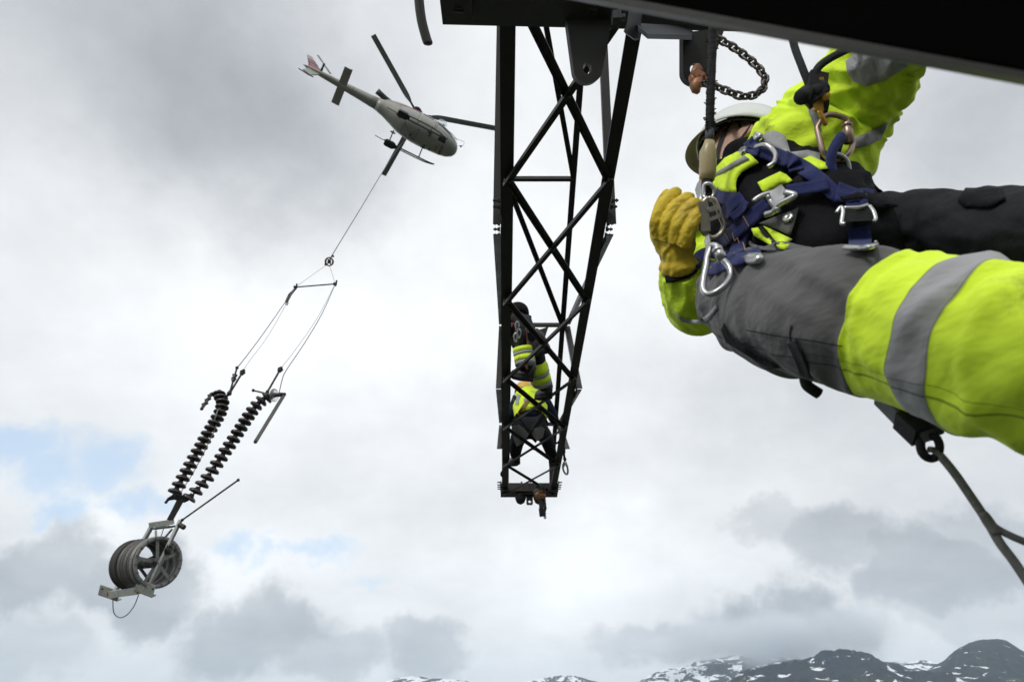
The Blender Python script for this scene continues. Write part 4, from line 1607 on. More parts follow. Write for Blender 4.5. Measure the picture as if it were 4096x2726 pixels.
def head_geo(c, f, u):
    """head in world space: centre between the ears c, face direction f, crown direction u"""
    f = f.normalized()
    u = (u - f * u.dot(f)).normalized()
    l = u.cross(f)
    #      z,    front, back, side
    T = [(-.155, .035, .062, .050), (-.135, .055, .060, .050), (-.118, .080, .058, .052), (-.100, .096, .060, .058), (-.075, .099, .064, .063), (-.050, .097, .072, .067), (-.020, .094, .084, .071),
         (.010, .093, .092, .074), (.040, .097, .096, .076), (.070, .090, .093, .073), (.095, .072, .078, .062), (.112, .045, .05, .042), (.118, .012, .012, .012)]
    T = catmull(T, 3)
    seg = 40
    V, F = [], []
    for z, fr, bk, sd in T:
        for k in range(seg):
            a = 2 * math.pi * k / seg
            x, y = math.sin(a), math.cos(a)
            py = y * (fr if y > 0 else bk)
            px = x * sd
            def g(zc, xc, sz, sx):
                return math.exp(-((z - zc) / sz) ** 2 - ((px - xc) / sx) ** 2) if y > 0 else 0
            py += .024 * g(-.042, 0, .013, .012) + .014 * g(-.022, 0, .022, .009)      # nose
            py += .006 * g(-.076, 0, .005, .022) + .006 * g(-.088, 0, .005, .020) - .004 * g(-.082, 0, .003, .024)   # lips
            py += .007 * g(-.113, 0, .012, .018)                                      # chin
            py -= .009 * (g(.002, .031, .010, .014) + g(.002, -.031, .010, .014))     # eye sockets
            py += .004 * (g(.002, .031, .005, .009) + g(.002, -.031, .005, .009))     # eyeballs under the lids
            py += .004 * (g(.018, .03, .006, .02) + g(.018, -.03, .006, .02))         # brows
            V.append(c + l * px + f * py + u * z)
    n = len(T)
    for i in range(n - 1):
        for k in range(seg):
            F.append((i * seg + k, i * seg + (k + 1) % seg, (i + 1) * seg + (k + 1) % seg, (i + 1) * seg + k))
    F += [tuple(range(seg)), tuple(range((n - 1) * seg, n * seg))]
    ears = []
    for s in (1, -1):
        E, EF = [], []
        for i in range(9):
            t = i / 8
            zz = -.045 + .068 * t
            wd = .023 * math.sin(math.pi * (t * .86 + .1)) ** .7 * (.75 + .5 * t)
            for k in range(10):
                a = 2 * math.pi * k / 10
                E.append(c + l * (s * (.079 + .008 * math.cos(a) + .012 * (math.sin(a) < 0) * abs(math.sin(a)))) + f * (-.006 - .008 * t + wd * math.sin(a)) + u * zz)
        for i in range(8):
            for k in range(10):
                EF.append((i * 10 + k, i * 10 + (k + 1) % 10, (i + 1) * 10 + (k + 1) % 10, (i + 1) * 10 + k))
        EF += [tuple(range(10)), tuple(range(80, 90))]
        ears.append((E, EF))
    return (V, F), ears, (f, u, l)


def remesh(o, voxel, smooth=2):
    m = o.modifiers.new('remesh', 'REMESH')
    m.mode = 'VOXEL'
    m.voxel_size = voxel
    m.use_smooth_shade = True
    if smooth:
        s = o.modifiers.new('smooth', 'SMOOTH')
        s.factor = .5
        s.iterations = smooth


def camvec(x, y, d):
    return RT * x + UP * y + FW * d


Z7 = lambda x, y: (2600 + x / 1.742, 100 + y / 1.742)
Z8 = lambda x, y: (2550 + x / 1.742, 700 + y / 1.742)
ZH = lambda x, y: (2600 + x / 3.92, 400 + y / 3.92)


def build_worker():
    p = thing('person', 'worker in hi-vis yellow jacket, white helmet and harness, arm raised, hanging close by', 'person', W(3330, 960, 1.55))
    torso = [(3480, 1000, 1.50, 170, .10), (3420, 1000, 1.50, 235, .135), (3310, 965, 1.54, 275, .145), (3180, 890, 1.64, 270, .145), (3070, 795, 1.76, 265, .145), (3008, 748, 1.86, 165, .12), (2992, 732, 1.89, 110, .09), (2984, 724, 1.91, 60, .06)]
    armL = [(3040, 740, 1.83, 100, .075), (3130, 690, 1.77, 190, .12), (3220, 620, 1.73, 225, .13), (3300, 540, 1.71, 212, .12), (3370, 440, 1.69, 190, .10), (3445, 345, 1.63, 172, .085), (3530, 235, 1.56, 150, .08), (3590, 150, 1.5, 138, .07), (3650, 60, 1.45, 130, .06)]
    armR = [(2900, 850, 1.93, 100, .07), (2860, 930, 1.90, 112, .08), (2838, 1060, 1.84, 112, .08), (2822, 1180, 1.78, 112, .08), (2790, 1225, 1.75, 96, .08), (2752, 1180, 1.71, 92, .065), (2728, 1120, 1.68, 80, .055), (2716, 1078, 1.66, 68, .048)]
    legR = [(2905, 1175, 1.56, 70, .06), (2925, 1185, 1.53, 130, .085), (2990, 1205, 1.46, 185, .105), (3080, 1226, 1.36, 222, .115), (3190, 1245, 1.26, 248, .118), (3310, 1266, 1.16, 268, .115), (3440, 1290, 1.08, 288, .115), (3600, 1322, 1.02, 308, .115), (3780, 1360, .95, 325, .115),
            (4000, 1408, .88, 352, .112), (4220, 1458, .82, 372, .108), (4420, 1520, .80, 360, .10), (4560, 1680, .86, 330, .10)]
    legL = [(3380, 980, 1.60, 150, .09), (3480, 955, 1.57, 170, .10), (3620, 935, 1.50, 162, .105), (3800, 925, 1.40, 160, .10), (4000, 925, 1.28, 168, .10), (4200, 930, 1.18, 175, .10), (4420, 960, 1.12, 170, .09), (4600, 1080, 1.16, 160, .085)]
    # the lower legs and boots run on below the frame
    shinR = [(4560, 1640, .86, 300, .085), (4650, 1950, .98, 250, .075), (4700, 2250, 1.05, 210, .065), (4720, 2450, 1.08, 180, .06)]
    shinL = [(4580, 1060, 1.16, 150, .08), (4760, 1350, 1.22, 150, .07), (4850, 1650, 1.26, 130, .06), (4880, 1850, 1.28, 120, .055)]

    # jacket: torso and sleeves
    gt = limb(torso, 12, 96, .010, .006, 13, 1.3, creases=70, camp=.012)
    gl = limb(armL, 16, 100, .008, .010, 12, 4.1, creases=80, camp=.0085, cl=.08)
    gr = limb(armR, 16, 80, .008, .008, 15, 7.7, creases=60, camp=.006, cl=.06, cw=.010)
    S = Surf()
    for g in (gt, gl, gr):
        S.add(lim(g))
    ja = part(p, 'jacket', lim(gt), BLK, True)
    part(ja, 'sleeve', lim(gl), YEL, True)
    part(ja, 'sleeve', lim(gr), YEL, True)
    # trousers
    lr = limb(legR, 12, 110, .009, .003, 9, 2.2, wfreq=5, raised=(U2, U3), creases=55, camp=.0065, cl=.11, cw=.011, cang=1.0, cspread=.5)
    ll = limb(legL, 14, 90, .006, .003, 8, 5.5, creases=40, camp=.004, cl=.13, cang=.8)
    tr = part(p, 'trousers', lim(ll), BLK2, True)
    part(tr, 'trouser_leg', lim(lr), leg_material(), True, attrs={'u': lr[2], 'th': lr[3]}, label='dark grey trouser leg with broad hi-vis band')
    sl = limb(shinR, 6, 30, .006, .006, 12, 1)
    part(tr, 'trouser_leg', lim(sl), YEL, True)
    sl2 = limb(shinL, 6, 30, .006, .006, 12, 2)
    part(tr, 'trouser_leg', lim(sl2), BLK, True)
    for (x, y, d) in ((4725, 2520, 1.05), (4885, 1930, 1.26)):
        c = W(x, y, d)
        part(p, 'boot', limb([(x - 10, y - 120, d, 110, .06), (x - 20, y, d - .02, 120, .065), (x - 60, y + 80, d - .08, 130, .07), (x - 130, y + 110, d - .15, 120, .055), (x - 200, y + 110, d - .2, 90, .04)], 5, 20, .002, .002)[:2], BLACK, True)
    S.add(lim(lr))
    S.add(lim(ll))
    S.done()

    # body under the clothes: one continuous mesh with neck, head and ears
    hc = W(2968, 612, 2.03)
    f = camvec(-.80, .20, .44)
    u = camvec(.45, .75, .48)
    hg, ears, (f, u, l) = head_geo(hc, f, u)
    neck = tube([hc - u * .10 - f * .015, hc - u * .17 - f * .03, W(2985, 720, 1.90)], [.058, .060, .075], 20)
    bt = limb(torso, 4, 20, 0, 0, shrink=.80)
    parts_ = [hg, neck] + ears + [lim(bt)] + [lim(limb(r, 4, 16, 0, 0, shrink=.7)) for r in (armL, armR, legR, legL, shinR, shinL)]
    hand = limb([(2716, 1078, 1.66, 48, .03), (2700, 1010, 1.64, 58, .022), (2690, 930, 1.63, 60, .02), (2692, 880, 1.63, 40, .015)], 4, 14, 0, 0)
    parts_.append(lim(hand))
    parts_.append(lim(limb([(3640, 80, 1.45, 60, .03), (3670, 10, 1.43, 70, .022), (3690, -60, 1.41, 60, .018)], 4, 14, 0, 0)))
    body = part(p, 'body', join(*parts_), SKIN, True)
    remesh(body, .0042, 2)
    # hair: shell over the back and sides of the skull
    V, F = [], []
    rows, seg = 14, 36
    for i in range(rows + 1):
        t = i / rows
        for k in range(seg + 1):
            a = math.radians(104 + (256 - 104) * k / seg)              # from temple round the back to the other temple
            z = -.075 + .19 * t
            s = math.sqrt(max(0, 1 - ((z - .03) / .105) ** 2)) if z > .03 else 1.0
            side = .0795 * s * (1 if z > -.03 else 1 - (-.03 - z) * 2.2)
            back = .098 * s * (1 if z > -.03 else 1 - (-.03 - z) * 4.0)
            frn = .060 * s
            x, y = math.sin(a), math.cos(a)
            if abs(x) > .8 and z < -.02 and y > -.45:
                side *= .9
            V.append(hc + l * (x * side) + f * (y * (frn if y > 0 else back) - .004) + u * z)
    for i in range(rows):
        for k in range(seg):
            F.append((i * (seg + 1) + k, i * (seg + 1) + k + 1, (i + 1) * (seg + 1) + k + 1, (i + 1) * (seg + 1) + k))
    part(p, 'hair', (V, F), HAIR, True)
    # helmet: dome, brim, inner cradle, chin strap
    uh = (u + f * .10).normalized()
    fh = (f - u * .10).normalized()
    o = hc + u * .018 + f * .004
    V, F = [], []
    rows, seg = 14, 48
    def rim(a):
        x, y = math.sin(a), math.cos(a)
        return l * (x * .118) + fh * (y * (.138 if y > 0 else .150))
    for lay, sc_ in ((0, 1.0), (1, .965)):
        for i in range(rows + 1):
            t = i / rows * math.pi / 2
            for k in range(seg):
                a = 2 * math.pi * k / seg
                ridge_ = 1 + .018 * math.exp(-((math.sin(a)) / .22) ** 2) * math.sin(t)
                V.append(o + rim(a) * (math.cos(t) ** .82 * sc_) + uh * (.142 * math.sin(t) ** .9 * sc_ * ridge_))
    m = (rows + 1) * seg
    for lay in (0, 1):
        for i in range(rows):
            for k in range(seg):
                a = lay * m + i * seg + k
                F.append((a, lay * m + i * seg + (k + 1) % seg, lay * m + (i + 1) * seg + (k + 1) % seg, a + seg))
    for k in range(seg):
        F.append((k, (k + 1) % seg, m + (k + 1) % seg, m + k))
    he = part(p, 'helmet', (V, F), HELM, True)
    # brim
    V, F = [], []
    n = 24
    for lay in (0, -.003):
        for i in range(n + 1):
            a = math.radians(-72 + 144 * i / n)
            r0 = rim(a)
            ext = max(0, math.cos(a * 1.25)) ** .8
            for j in range(5):
                t = j / 4
                V.append(o + r0 * (.985 + 0 * t) + fh * (.024 * ext * t) + uh * (-.004 - .040 * ext * t * t + lay))
    mm = (n + 1) * 5
    for i in range(n):
        for j in range(4):
            a = i * 5 + j
            F += [(a, a + 1, a + 6, a + 5), (a + mm, a + mm + 5, a + mm + 6, a + mm + 1)]
        a = i * 5 + 4
        F.append((a, a + mm, a + mm + 5, a + 5))
    part(he, 'brim', (V, F), VISOR, True)
    SB = Surf()
    SB.add((V, F))
    SB.done()
    # handwriting on the brim
    scr = []
    for st in ([(875, 575), (845, 600)], [(858, 588), (812, 592), (846, 622), (806, 630)], [(806, 640), (784, 655), (800, 672), (806, 650)], [(800, 664), (790, 690), (772, 672), (762, 684), (770, 702), (752, 692)]):
        P = [SB.at(*ZH(*q), off=.0012, fallback=2.0)[0] for q in st]
        P = [Vector(q) for q in catmull([tuple(q) for q in P], 3)]
        scr.append(tube(P, .0011, 4))
    part(he, 'handwriting', join(*scr), mat('marker_ink', (.03, .03, .03), .6), False)
    V, F = [], []
    for i in range(9):
        t = i / 8 * math.pi / 2
        for k in range(36):
            a = 2 * math.pi * k / 36
            V.append(o - uh * .006 + rim(a) * (math.cos(t) ** .8 * .90) + uh * (.105 * math.sin(t)))
    for i in range(8):
        for k in range(36):
            F.append((i * 36 + k, i * 36 + (k + 1) % 36, (i + 1) * 36 + (k + 1) % 36, (i + 1) * 36 + k))
    part(he, 'cradle', (V, F), BLACK, True)
    SH = Surf()
    SH.add(hg)
    SH.done()
    part(he, 'chin_strap', strap(SH, [ZH(1290, 300), ZH(1190, 470), ZH(1120, 620), ZH(1070, 780), ZH(1035, 1000)], 15, .008, .002), BLACK)
    part(he, 'chin_strap', strap(SH, [ZH(1340, 300), ZH(1420, 420), ZH(1400, 560)], 9, .010, .002), BLACK)
    # collar pieces standing round the neck
    def sheet(name, poly, depths, m, thick=.006):
        pts = [W(x, y, d) for (x, y), d in zip(poly, depths)]
        part(ja, name, plate(pts, FW, thick), m)
    sheet('collar', [ZH(*q) for q in [(1722, 205), (1745, 330), (1660, 520), (1480, 700), (1320, 860), (1275, 760), (1450, 590), (1580, 410)]], [2.0, 1.97, 1.94, 1.91, 1.9, 1.92, 1.95, 1.98], YEL)
    part(ja, 'zip', loop([(*ZH(1700, 235), 1.985), (*ZH(1560, 430), 1.955), (*ZH(1430, 600), 1.925), (*ZH(1300, 745), 1.90)], .004, False, 6), BLACK)
    sheet('collar', [ZH(*q) for q in [(1275, 745), (1440, 655), (1600, 555), (1720, 640), (1640, 740), (1480, 790), (1330, 860)]], [1.88, 1.88, 1.88, 1.86, 1.85, 1.86, 1.87], BLK)
    sheet('collar', [ZH(*q) for q in [(1020, 1050), (1120, 900), (1300, 790), (1420, 800), (1300, 900), (1120, 1000), (1030, 1110)]], [1.90, 1.89, 1.88, 1.87, 1.86, 1.87, 1.88], YEL)
    sheet('collar', [ZH(*q) for q in [(1060, 950), (1200, 890), (1330, 850), (1340, 900), (1200, 980), (1080, 1020)]], [1.87, 1.86, 1.855, 1.85, 1.855, 1.86], BLK)
    sheet('collar', [ZH(*q) for q in [(745, 1300), (800, 1220), (840, 1330), (800, 1470), (760, 1568), (712, 1400)]], [1.95, 1.93, 1.90, 1.9, 1.9, 1.95], GREYT)

    def cut(name, poly, m, off=.005, z=None, bulge=0.0, step=14, thick=.003):
        pl = [z(*q) for q in poly] if z else poly
        return part(ja, name, patch(S, pl, off, thick, step, bulge), m, True)
    # hi-vis and black panels of the jacket front
    cut('chest_panel', [(452, 1000), (520, 925), (610, 880), (700, 900), (760, 960), (700, 990), (640, 1025), (605, 1070), (598, 1120), (604, 1170), (520, 1160), (440, 1140), (380, 1120)], YEL, .026, Z7, .008)
    cut('reflective_stripe', [(452, 1030), (560, 965), (660, 908), (695, 935), (580, 995), (456, 1068)], GREYT, .040, Z7)
    cut('chest_flap', [(748, 1096), (830, 1055), (905, 1020), (950, 1040), (996, 1085), (890, 1130), (790, 1172)], YEL, .014, Z7, .006)
    cut('side_panel', [(1030, 940), (1120, 910), (1230, 960), (1240, 1000), (1160, 1010), (1080, 985)], YEL, .012, Z7, .006)
    cut('shoulder_tape', [(775, 765), (850, 735), (890, 742), (945, 775), (978, 885), (1100, 870), (1185, 890), (1185, 955), (1080, 965), (960, 915), (860, 850), (785, 805)], GREYT, .012, Z7, .004)
    cut('sleeve_tape', [(1088, 532), (1150, 538), (1172, 640), (1195, 735), (1150, 715), (1110, 620)], GREYT, .010, Z7)
    cut('sleeve_tape', [(1362, 255), (1440, 180), (1600, 150), (1760, 190), (1800, 290), (1640, 385), (1510, 432), (1412, 392), (1372, 330)], GREYT, .010, Z7, .003)
    cut('sleeve_tape', [(1415, 785), (1540, 740), (1668, 672), (1608, 800), (1500, 845), (1418, 862)], GREYT, .010, Z7)
    cut('cuff', [(2656, 1094), (2700, 1085), (2750, 1070), (2782, 1050), (2790, 1085), (2760, 1110), (2700, 1128), (2664, 1132)], BLK, .012, None, .006)
    cut('sleeve_tape', [Z8(*q) for q in [(240, 950), (320, 1000), (430, 1010), (500, 960), (545, 900), (560, 930), (500, 1010), (430, 1040), (310, 1025)]], GREYT, .006)
    cut('sleeve_tape', [Z7(*q) for q in [(268, 1445), (330, 1360), (362, 1330), (360, 1400), (310, 1460)]], GREYT, .012)
    # black flap with a press stud, pocket with hi-vis piping
    fl = cut('pocket_flap', [(845, 335), (980, 280), (1122, 228), (1105, 300), (1065, 425), (975, 378)], DGR, .020, Z8, .004)
    q, n = S.at(*Z8(1050, 298), off=.030)
    part(fl, 'press_stud', lathe([(.012, 0), (.012, .004), (.008, .006), (.003, .004)], q, n, 14), ALU, True)
    cut('pocket_piping', [(792, 372), (850, 362), (905, 420), (952, 470), (935, 490), (860, 452), (808, 420)], YEL, .016, Z8, .004)
    cut('pocket_piping', [(872, 350), (950, 385), (1082, 448), (1030, 478), (985, 488), (930, 420)], YEL, .016, Z8, .004)
    cut('pocket_piping', [(960, 485), (1040, 480), (1062, 478), (1030, 524), (990, 510)], YEL, .014, Z8, .002)
    part(ja, 'zip', strap(S, [Z8(850, 355), Z8(890, 410), Z8(960, 475)], 16, .026, .003), BLACK)
    part(ja, 'pocket_edge', strap(S, [Z8(800, 350), Z8(765, 400), Z8(780, 470), Z8(850, 505), Z8(960, 510)], 14, .016, .004), DGR)
    # waist folds of the black jacket hem above the far leg
    for pl, o_ in (([(1290, 1190), (1480, 1150), (1650, 1200), (1735, 1262), (1600, 1300), (1480, 1240), (1330, 1250)], .02), ):
        cut('hem', pl, BLK, o_, Z7, .015)
    # pocket and strap on the trousers
    def tcut(name, poly, m, off=.006, z=None, bulge=0, step=14):
        pl = [z(*q) for q in poly] if z else poly
        return part(tr, name, patch(S, pl, off, .003, step, bulge), m, True)
    tcut('thigh_pocket', [(3828, 800), (3862, 750), (4008, 752), (4024, 796), (3960, 830), (3860, 830)], BLK, .01, None, .01)
    part(tr, 'tool_loop', join(strap(S, [Z8(1070, 1160), Z8(1110, 1240), Z8(1150, 1340), Z8(1180, 1440)], 40, .006, .006), loop([(*Z8(1165, 1400), 1.15), (*Z8(1180, 1460), 1.15), (*Z8(1215, 1490), 1.15), (*Z8(1265, 1522), 1.15)], .010, False)), BLACK, True)
    tcut('thigh_patch', [(2896, 1290), (2930, 1345), (2990, 1385), (3060, 1430), (3120, 1470), (3080, 1478), (2985, 1420), (2905, 1370), (2882, 1320)], BLK, .012, None, .006)
    part(tr, 'seam', strap(S, [(2985, 1320), (3100, 1342), (3240, 1362), (3370, 1385)], 4, .0045, .002), BLK)
    part(tr, 'seam', strap(S, [(3165, 1300), (3158, 1340), (3168, 1400), (3180, 1440)], 4, .0045, .002), BLK)

    # harness webbing
    hn = part(p, 'harness', strap(S, [Z7(680, 830), Z7(800, 880), Z7(930, 930), Z7(1080, 1000), Z7(1200, 1090), Z7(1300, 1180), Z7(1400, 1180)], 62, .020, .005), NAVY, True)
    ST = mat('strap_stitching', (0.35, 0.22, 0.12), .8)
    def web(path, w, off=.018, z=Z7, th=.004, wave=0.0):
        return part(hn, 'webbing', strap(S, [z(*q) for q in path], w, off, th, 6, wave), NAVY, True)
    web([(1330, 60), (1180, 90), (1040, 110)], 50, .030, Z8)
    web([(905, 200), (820, 270), (740, 350), (640, 420), (560, 480)], 58, .026, Z8)
    web([(770, 320), (740, 400), (700, 500), (665, 590)], 56, .020, Z8)
    web([(540, 130), (620, 160), (720, 185)], 55, .028, Z8)
    web([(600, 290), (650, 215), (735, 150)], 52, .036, Z8, .006)
    web([(655, 300), (725, 240), (755, 180)], 34, .044, Z8, .006)
    web([(640, 300), (700, 320), (760, 280)], 55, .022, Z8)
    web([(400, 640), (430, 570), (500, 540), (600, 560), (680, 590), (760, 570), (860, 530)], 46, .026, Z8, .004, .004)
    web([(480, 660), (560, 640), (640, 600)], 50, .016, Z8)
    web([(1560, 150), (1480, 120), (1390, 85)], 50, .030, Z8)
    web([(1520, 140), (1530, 200), (1535, 250)], 90, .028, Z8)
    web([(1540, 360), (1550, 430), (1552, 520)], 92, .022, Z8)
    web([(930, 920), (1000, 960), (1020, 1020)], 60, .034, Z7, .005, .008)
    web([(680, 800), (720, 850), (700, 900)], 50, .034, Z7, .006, .006)
    web([(1290, 1190), (1400, 1200), (1480, 1170), (1560, 1180)], 40, .03, Z7)
    for a, b in (((735, 285), (775, 355)), ((600, 395), (640, 460))):
        part(hn, 'stitching', strap(S, [Z8(*a), Z8(*b)], 3, .036, .001, 3), ST)
    zz = [(600 + 22 * i, 480 + (26 if i % 2 else -14) + i * 6) for i in range(6)]
    part(hn, 'stitching', strap(S, [Z8(660 + 18 * i, 400 + (44 if i % 2 else 0) + 16 * i) for i in range(6)], 3, .030, .001, 2), ST)
    # buckles and rings
    def dz(x, y, off=0.05, z=Z7):
        a = z(x, y)
        q, n = S.at(*a, off=off)
        return (*a, (q - CAM).dot(FW))
    def ring(name, pts, r, m=ALU, z=Z7, off=.045, closed=True, parent=None):
        return part(parent or hn, name, loop([dz(x, y, off, z) for x, y in pts], r, closed), m, True)
    ring('ring', [(735, 850), (800, 835), (850, 865), (875, 910), (862, 960), (820, 990)], .006, off=.05, closed=False)
    def box(poly, name, m, z=Z7, off=.035, th=.012, par=None):
        return part(par or hn, name, patch(S, [z(*q) for q in poly], off, th, 20), m)
    bk = box([(832, 1165), (915, 1108), (962, 1170), (900, 1240), (868, 1262)], 'buckle', ALU, Z7, .055, .012)
    ring('buckle_bar', [(880, 1160), (790, 1185), (735, 1215), (728, 1228)], .006, off=.058, closed=False, parent=bk)
    ring('buckle_bar', [(940, 1165), (1010, 1190), (900, 1250), (860, 1300), (805, 1320)], .007, off=.056, closed=False, parent=bk)
    ring('buckle_bar', [(820, 1190), (850, 1240), (890, 1290)], .007, off=.058, closed=False, parent=bk)
    b2 = box([(1340, 1285), (1540, 1270), (1560, 1360), (1345, 1372)], 'buckle', BLACK, Z7, .050, .018)
    ring('buckle_bar', [(1300, 1310), (1330, 1270), (1345, 1300), (1335, 1380), (1360, 1385)], .0045, off=.055, closed=False, parent=b2)
    ring('buckle_bar', [(1350, 1275), (1450, 1272), (1515, 1255)], .0045, off=.056, closed=False, parent=b2)
    ring('buckle_bar', [(1525, 1260), (1555, 1300), (1570, 1350), (1560, 1370)], .0045, off=.056, closed=False, parent=b2)
    ring('hook', [(1350, 1548), (1460, 1553), (1560, 1540), (1582, 1525), (1570, 1512)], .004, off=.03, closed=False)
    ring('ring', [(740, 760), (770, 770), (745, 790), (735, 780)], .006, off=.05)
    ring('ring', [Z8(765, 572), Z8(845, 565), Z8(840, 590), Z8(770, 596)], .007, z=lambda x, y: (x, y), off=.03)
    ring('adjuster', [(630, 880), (660, 860), (650, 900)], .006, off=.05)

    # glove: palm, four curled fingers and the thumb
    gp = limb([(2722, 1086, 1.66, 66, .045), (2716, 1060, 1.655, 76, .05), (2712, 1030, 1.65, 62, .045), (2704, 980, 1.645, 78, .046), (2690, 925, 1.64, 84, .044), (2682, 880, 1.635, 76, .040), (2684, 850, 1.63, 50, .03)], 7, 30, .004, .003, 30, 3, wfreq=22, creases=26, camp=.004, cl=.03, cw=.005)
    fingers = [
        [(2634, 950, 1.632, 28, 0.0146), (2628, 885, 1.614, 27, 0.0140), (2650, 825, 1.610, 26, 0.0135), (2686, 784, 1.618, 25, 0.0130), (2708, 768, 1.634, 20, 0.0104), (2715, 764, 1.642, 10, 0.0052)],
        [(2668, 960, 1.616, 29, 0.0151), (2670, 892, 1.598, 28, 0.0146), (2702, 832, 1.594, 27, 0.0140), (2742, 798, 1.602, 26, 0.0135), (2762, 788, 1.618, 20, 0.0104), (2769, 785, 1.626, 10, 0.0052)],
        [(2704, 970, 1.600, 29, 0.0151), (2712, 905, 1.582, 28, 0.0146), (2742, 850, 1.578, 27, 0.0140), (2774, 820, 1.586, 25, 0.0130), (2788, 812, 1.602, 20, 0.0104), (2794, 809, 1.610, 10, 0.0052)],
        [(2738, 985, 1.584, 27, 0.0140), (2752, 930, 1.566, 26, 0.0135), (2774, 882, 1.562, 25, 0.0130), (2790, 852, 1.570, 22, 0.0114), (2798, 842, 1.586, 17, 0.0088), (2802, 838, 1.594, 9, 0.0047)]]
    thumb = [(2655, 990, 1.67, 32, .017), (2632, 930, 1.70, 32, .017), (2636, 860, 1.72, 28, .015), (2656, 800, 1.72, 24, .013), (2668, 772, 1.715, 18, .011), (2672, 762, 1.71, 9, .006)]
    gl_ = part(p, 'glove', join(lim(gp), *[lim(limb(fg, 7, 20, .0015, .0018, 70, i, wfreq=40, creases=6, camp=.002, cl=.015, cw=.003)) for i, fg in enumerate(fingers + [thumb])]), LEATHER, True)
    remesh(gl_, .0022, 1)
    return p, S


WORKER, WS = build_worker()
# ------------------------------------------------------------------ ropes, chain and hardware round the near worker
def rope_wrapped(pts, r, amp, nper):
    """sleeve of fraying wrapped cord: a tube with a bumpy outline"""
    P = [Vector(W(*p)) for p in catmull(pts, 24)]
    rr = [r * (1 + amp * abs(math.sin(i * nper)) + amp * .8 * random.random()) for i in range(len(P))]
    return tube(P, rr, 14)


def build_lanyard():
    t = thing('lanyard', 'black wrapped lanyard hanging straight past the worker face to a snap hook', 'lanyard', W(2832, 760, 1.6))
    sl = part(t, 'sleeve', rope_wrapped([(2852, 60, 1.62), (2850, 160, 1.62), (2847, 260, 1.61), (2842, 380, 1.6), (2839, 500, 1.6), (2836, 522, 1.6)], .0088, .16, 1.3), BLACK, True)
    fr = []
    for i in range(46):
        k = random.random()
        x, y = 2850 - 14 * k, 150 + 375 * k if i < 30 else 480 + 45 * random.random()
        a = random.choice((-1, 1))
        fr.append(tube([W(x + a * 13, y, 1.595), W(x + a * (18 + random.random() * 9), y + random.uniform(-8, 8), 1.59)], .0014, 4))
    part(sl, 'fray', join(*fr), BLACK, False, kind='stuff')
    part(t, 'core', tube([W(2839, 515, 1.6), W(2838, 575, 1.6)], .0105, 12), mat('rope_core', (.05, .055, .06), .7), True)
    part(t, 'heat_shrink', tube([W(*p) for p in [(2839, 562, 1.6), (2835, 585, 1.6), (2832, 606, 1.6), (2831, 690, 1.6), (2827, 720, 1.6)]], [.0115, .014, .0195, .0195, .0175], 16),
         mat('tan_shrink_sleeve', (.36, .29, .15), .3, 0, .12, 20, .1, 60), True)
    part(t, 'thimble', tube([W(*p) for p in [(2827, 715, 1.6), (2829, 750, 1.59), (2832, 772, 1.59)]], [.012, .014, .010], 12), BLACK, True)
    part(t, 'eye', loop([(2816, 742, 1.58), (2838, 735, 1.575), (2856, 758, 1.575), (2852, 785, 1.575), (2830, 794, 1.575), (2811, 780, 1.58)], .0052), ALU, True)
    return t


build_lanyard()


def build_snap_hook():
    t = thing('snap_hook', 'steel snap hook with open gate hanging below the lanyard eye', 'hook', W(2840, 880, 1.58))
    d = 1.57
    HK = mat('snap_hook_steel', (.42, .38, .32), .3, .85, .15, 20, .05, 80)
    part(t, 'body', loop([(2832, 792, d), (2858, 800, d), (2872, 830, d), (2884, 868, d), (2896, 900, d), (2886, 930, d), (2858, 950, d), (2832, 944, d), (2818, 926, d)], .0062, False), HK, True)
    part(t, 'spine', loop([(2832, 792, d), (2816, 810, d), (2810, 860, d), (2808, 910, d), (2824, 938, d)], .0075, False), HK, True)
    part(t, 'gate', bar(W(2812, 806, d - .01), W(2822, 925, d - .01), .022, .006, RT), HK)
    part(t, 'lock', join(bar(W(2826, 845, d - .012), W(2872, 826, d - .012), .012, .006, UP), bar(W(2834, 880, d - .012), W(2880, 862, d - .012), .008, .006, UP)), HK)
    part(t, 'rivet', lathe([(.006, 0), (.005, .004)], W(2838, 838, d - .016), -FW, 10), ALU)


build_snap_hook()


def carabiner(label, pts, r, gate, m, d_gate_r=1.5):
    c = W(*pts[0])
    t = thing('carabiner', label, 'carabiner', c)
    part(t, 'frame', loop(pts, r), m, True)
    if gate:
        a, b = W(*gate[0]), W(*gate[1])
        s = part(t, 'sleeve', lathe([(r * .9, 0), (r * d_gate_r, .002), (r * d_gate_r, (b - a).length - .002), (r * .9, (b - a).length)], a, b - a, 14), m, True)
        part(s, 'collar', lathe([(r * 1.2, -.004), (r * d_gate_r * 1.08, -.002), (r * d_gate_r * 1.08, .006), (r * 1.2, .008)], a, b - a, 14), m, True)
    return t


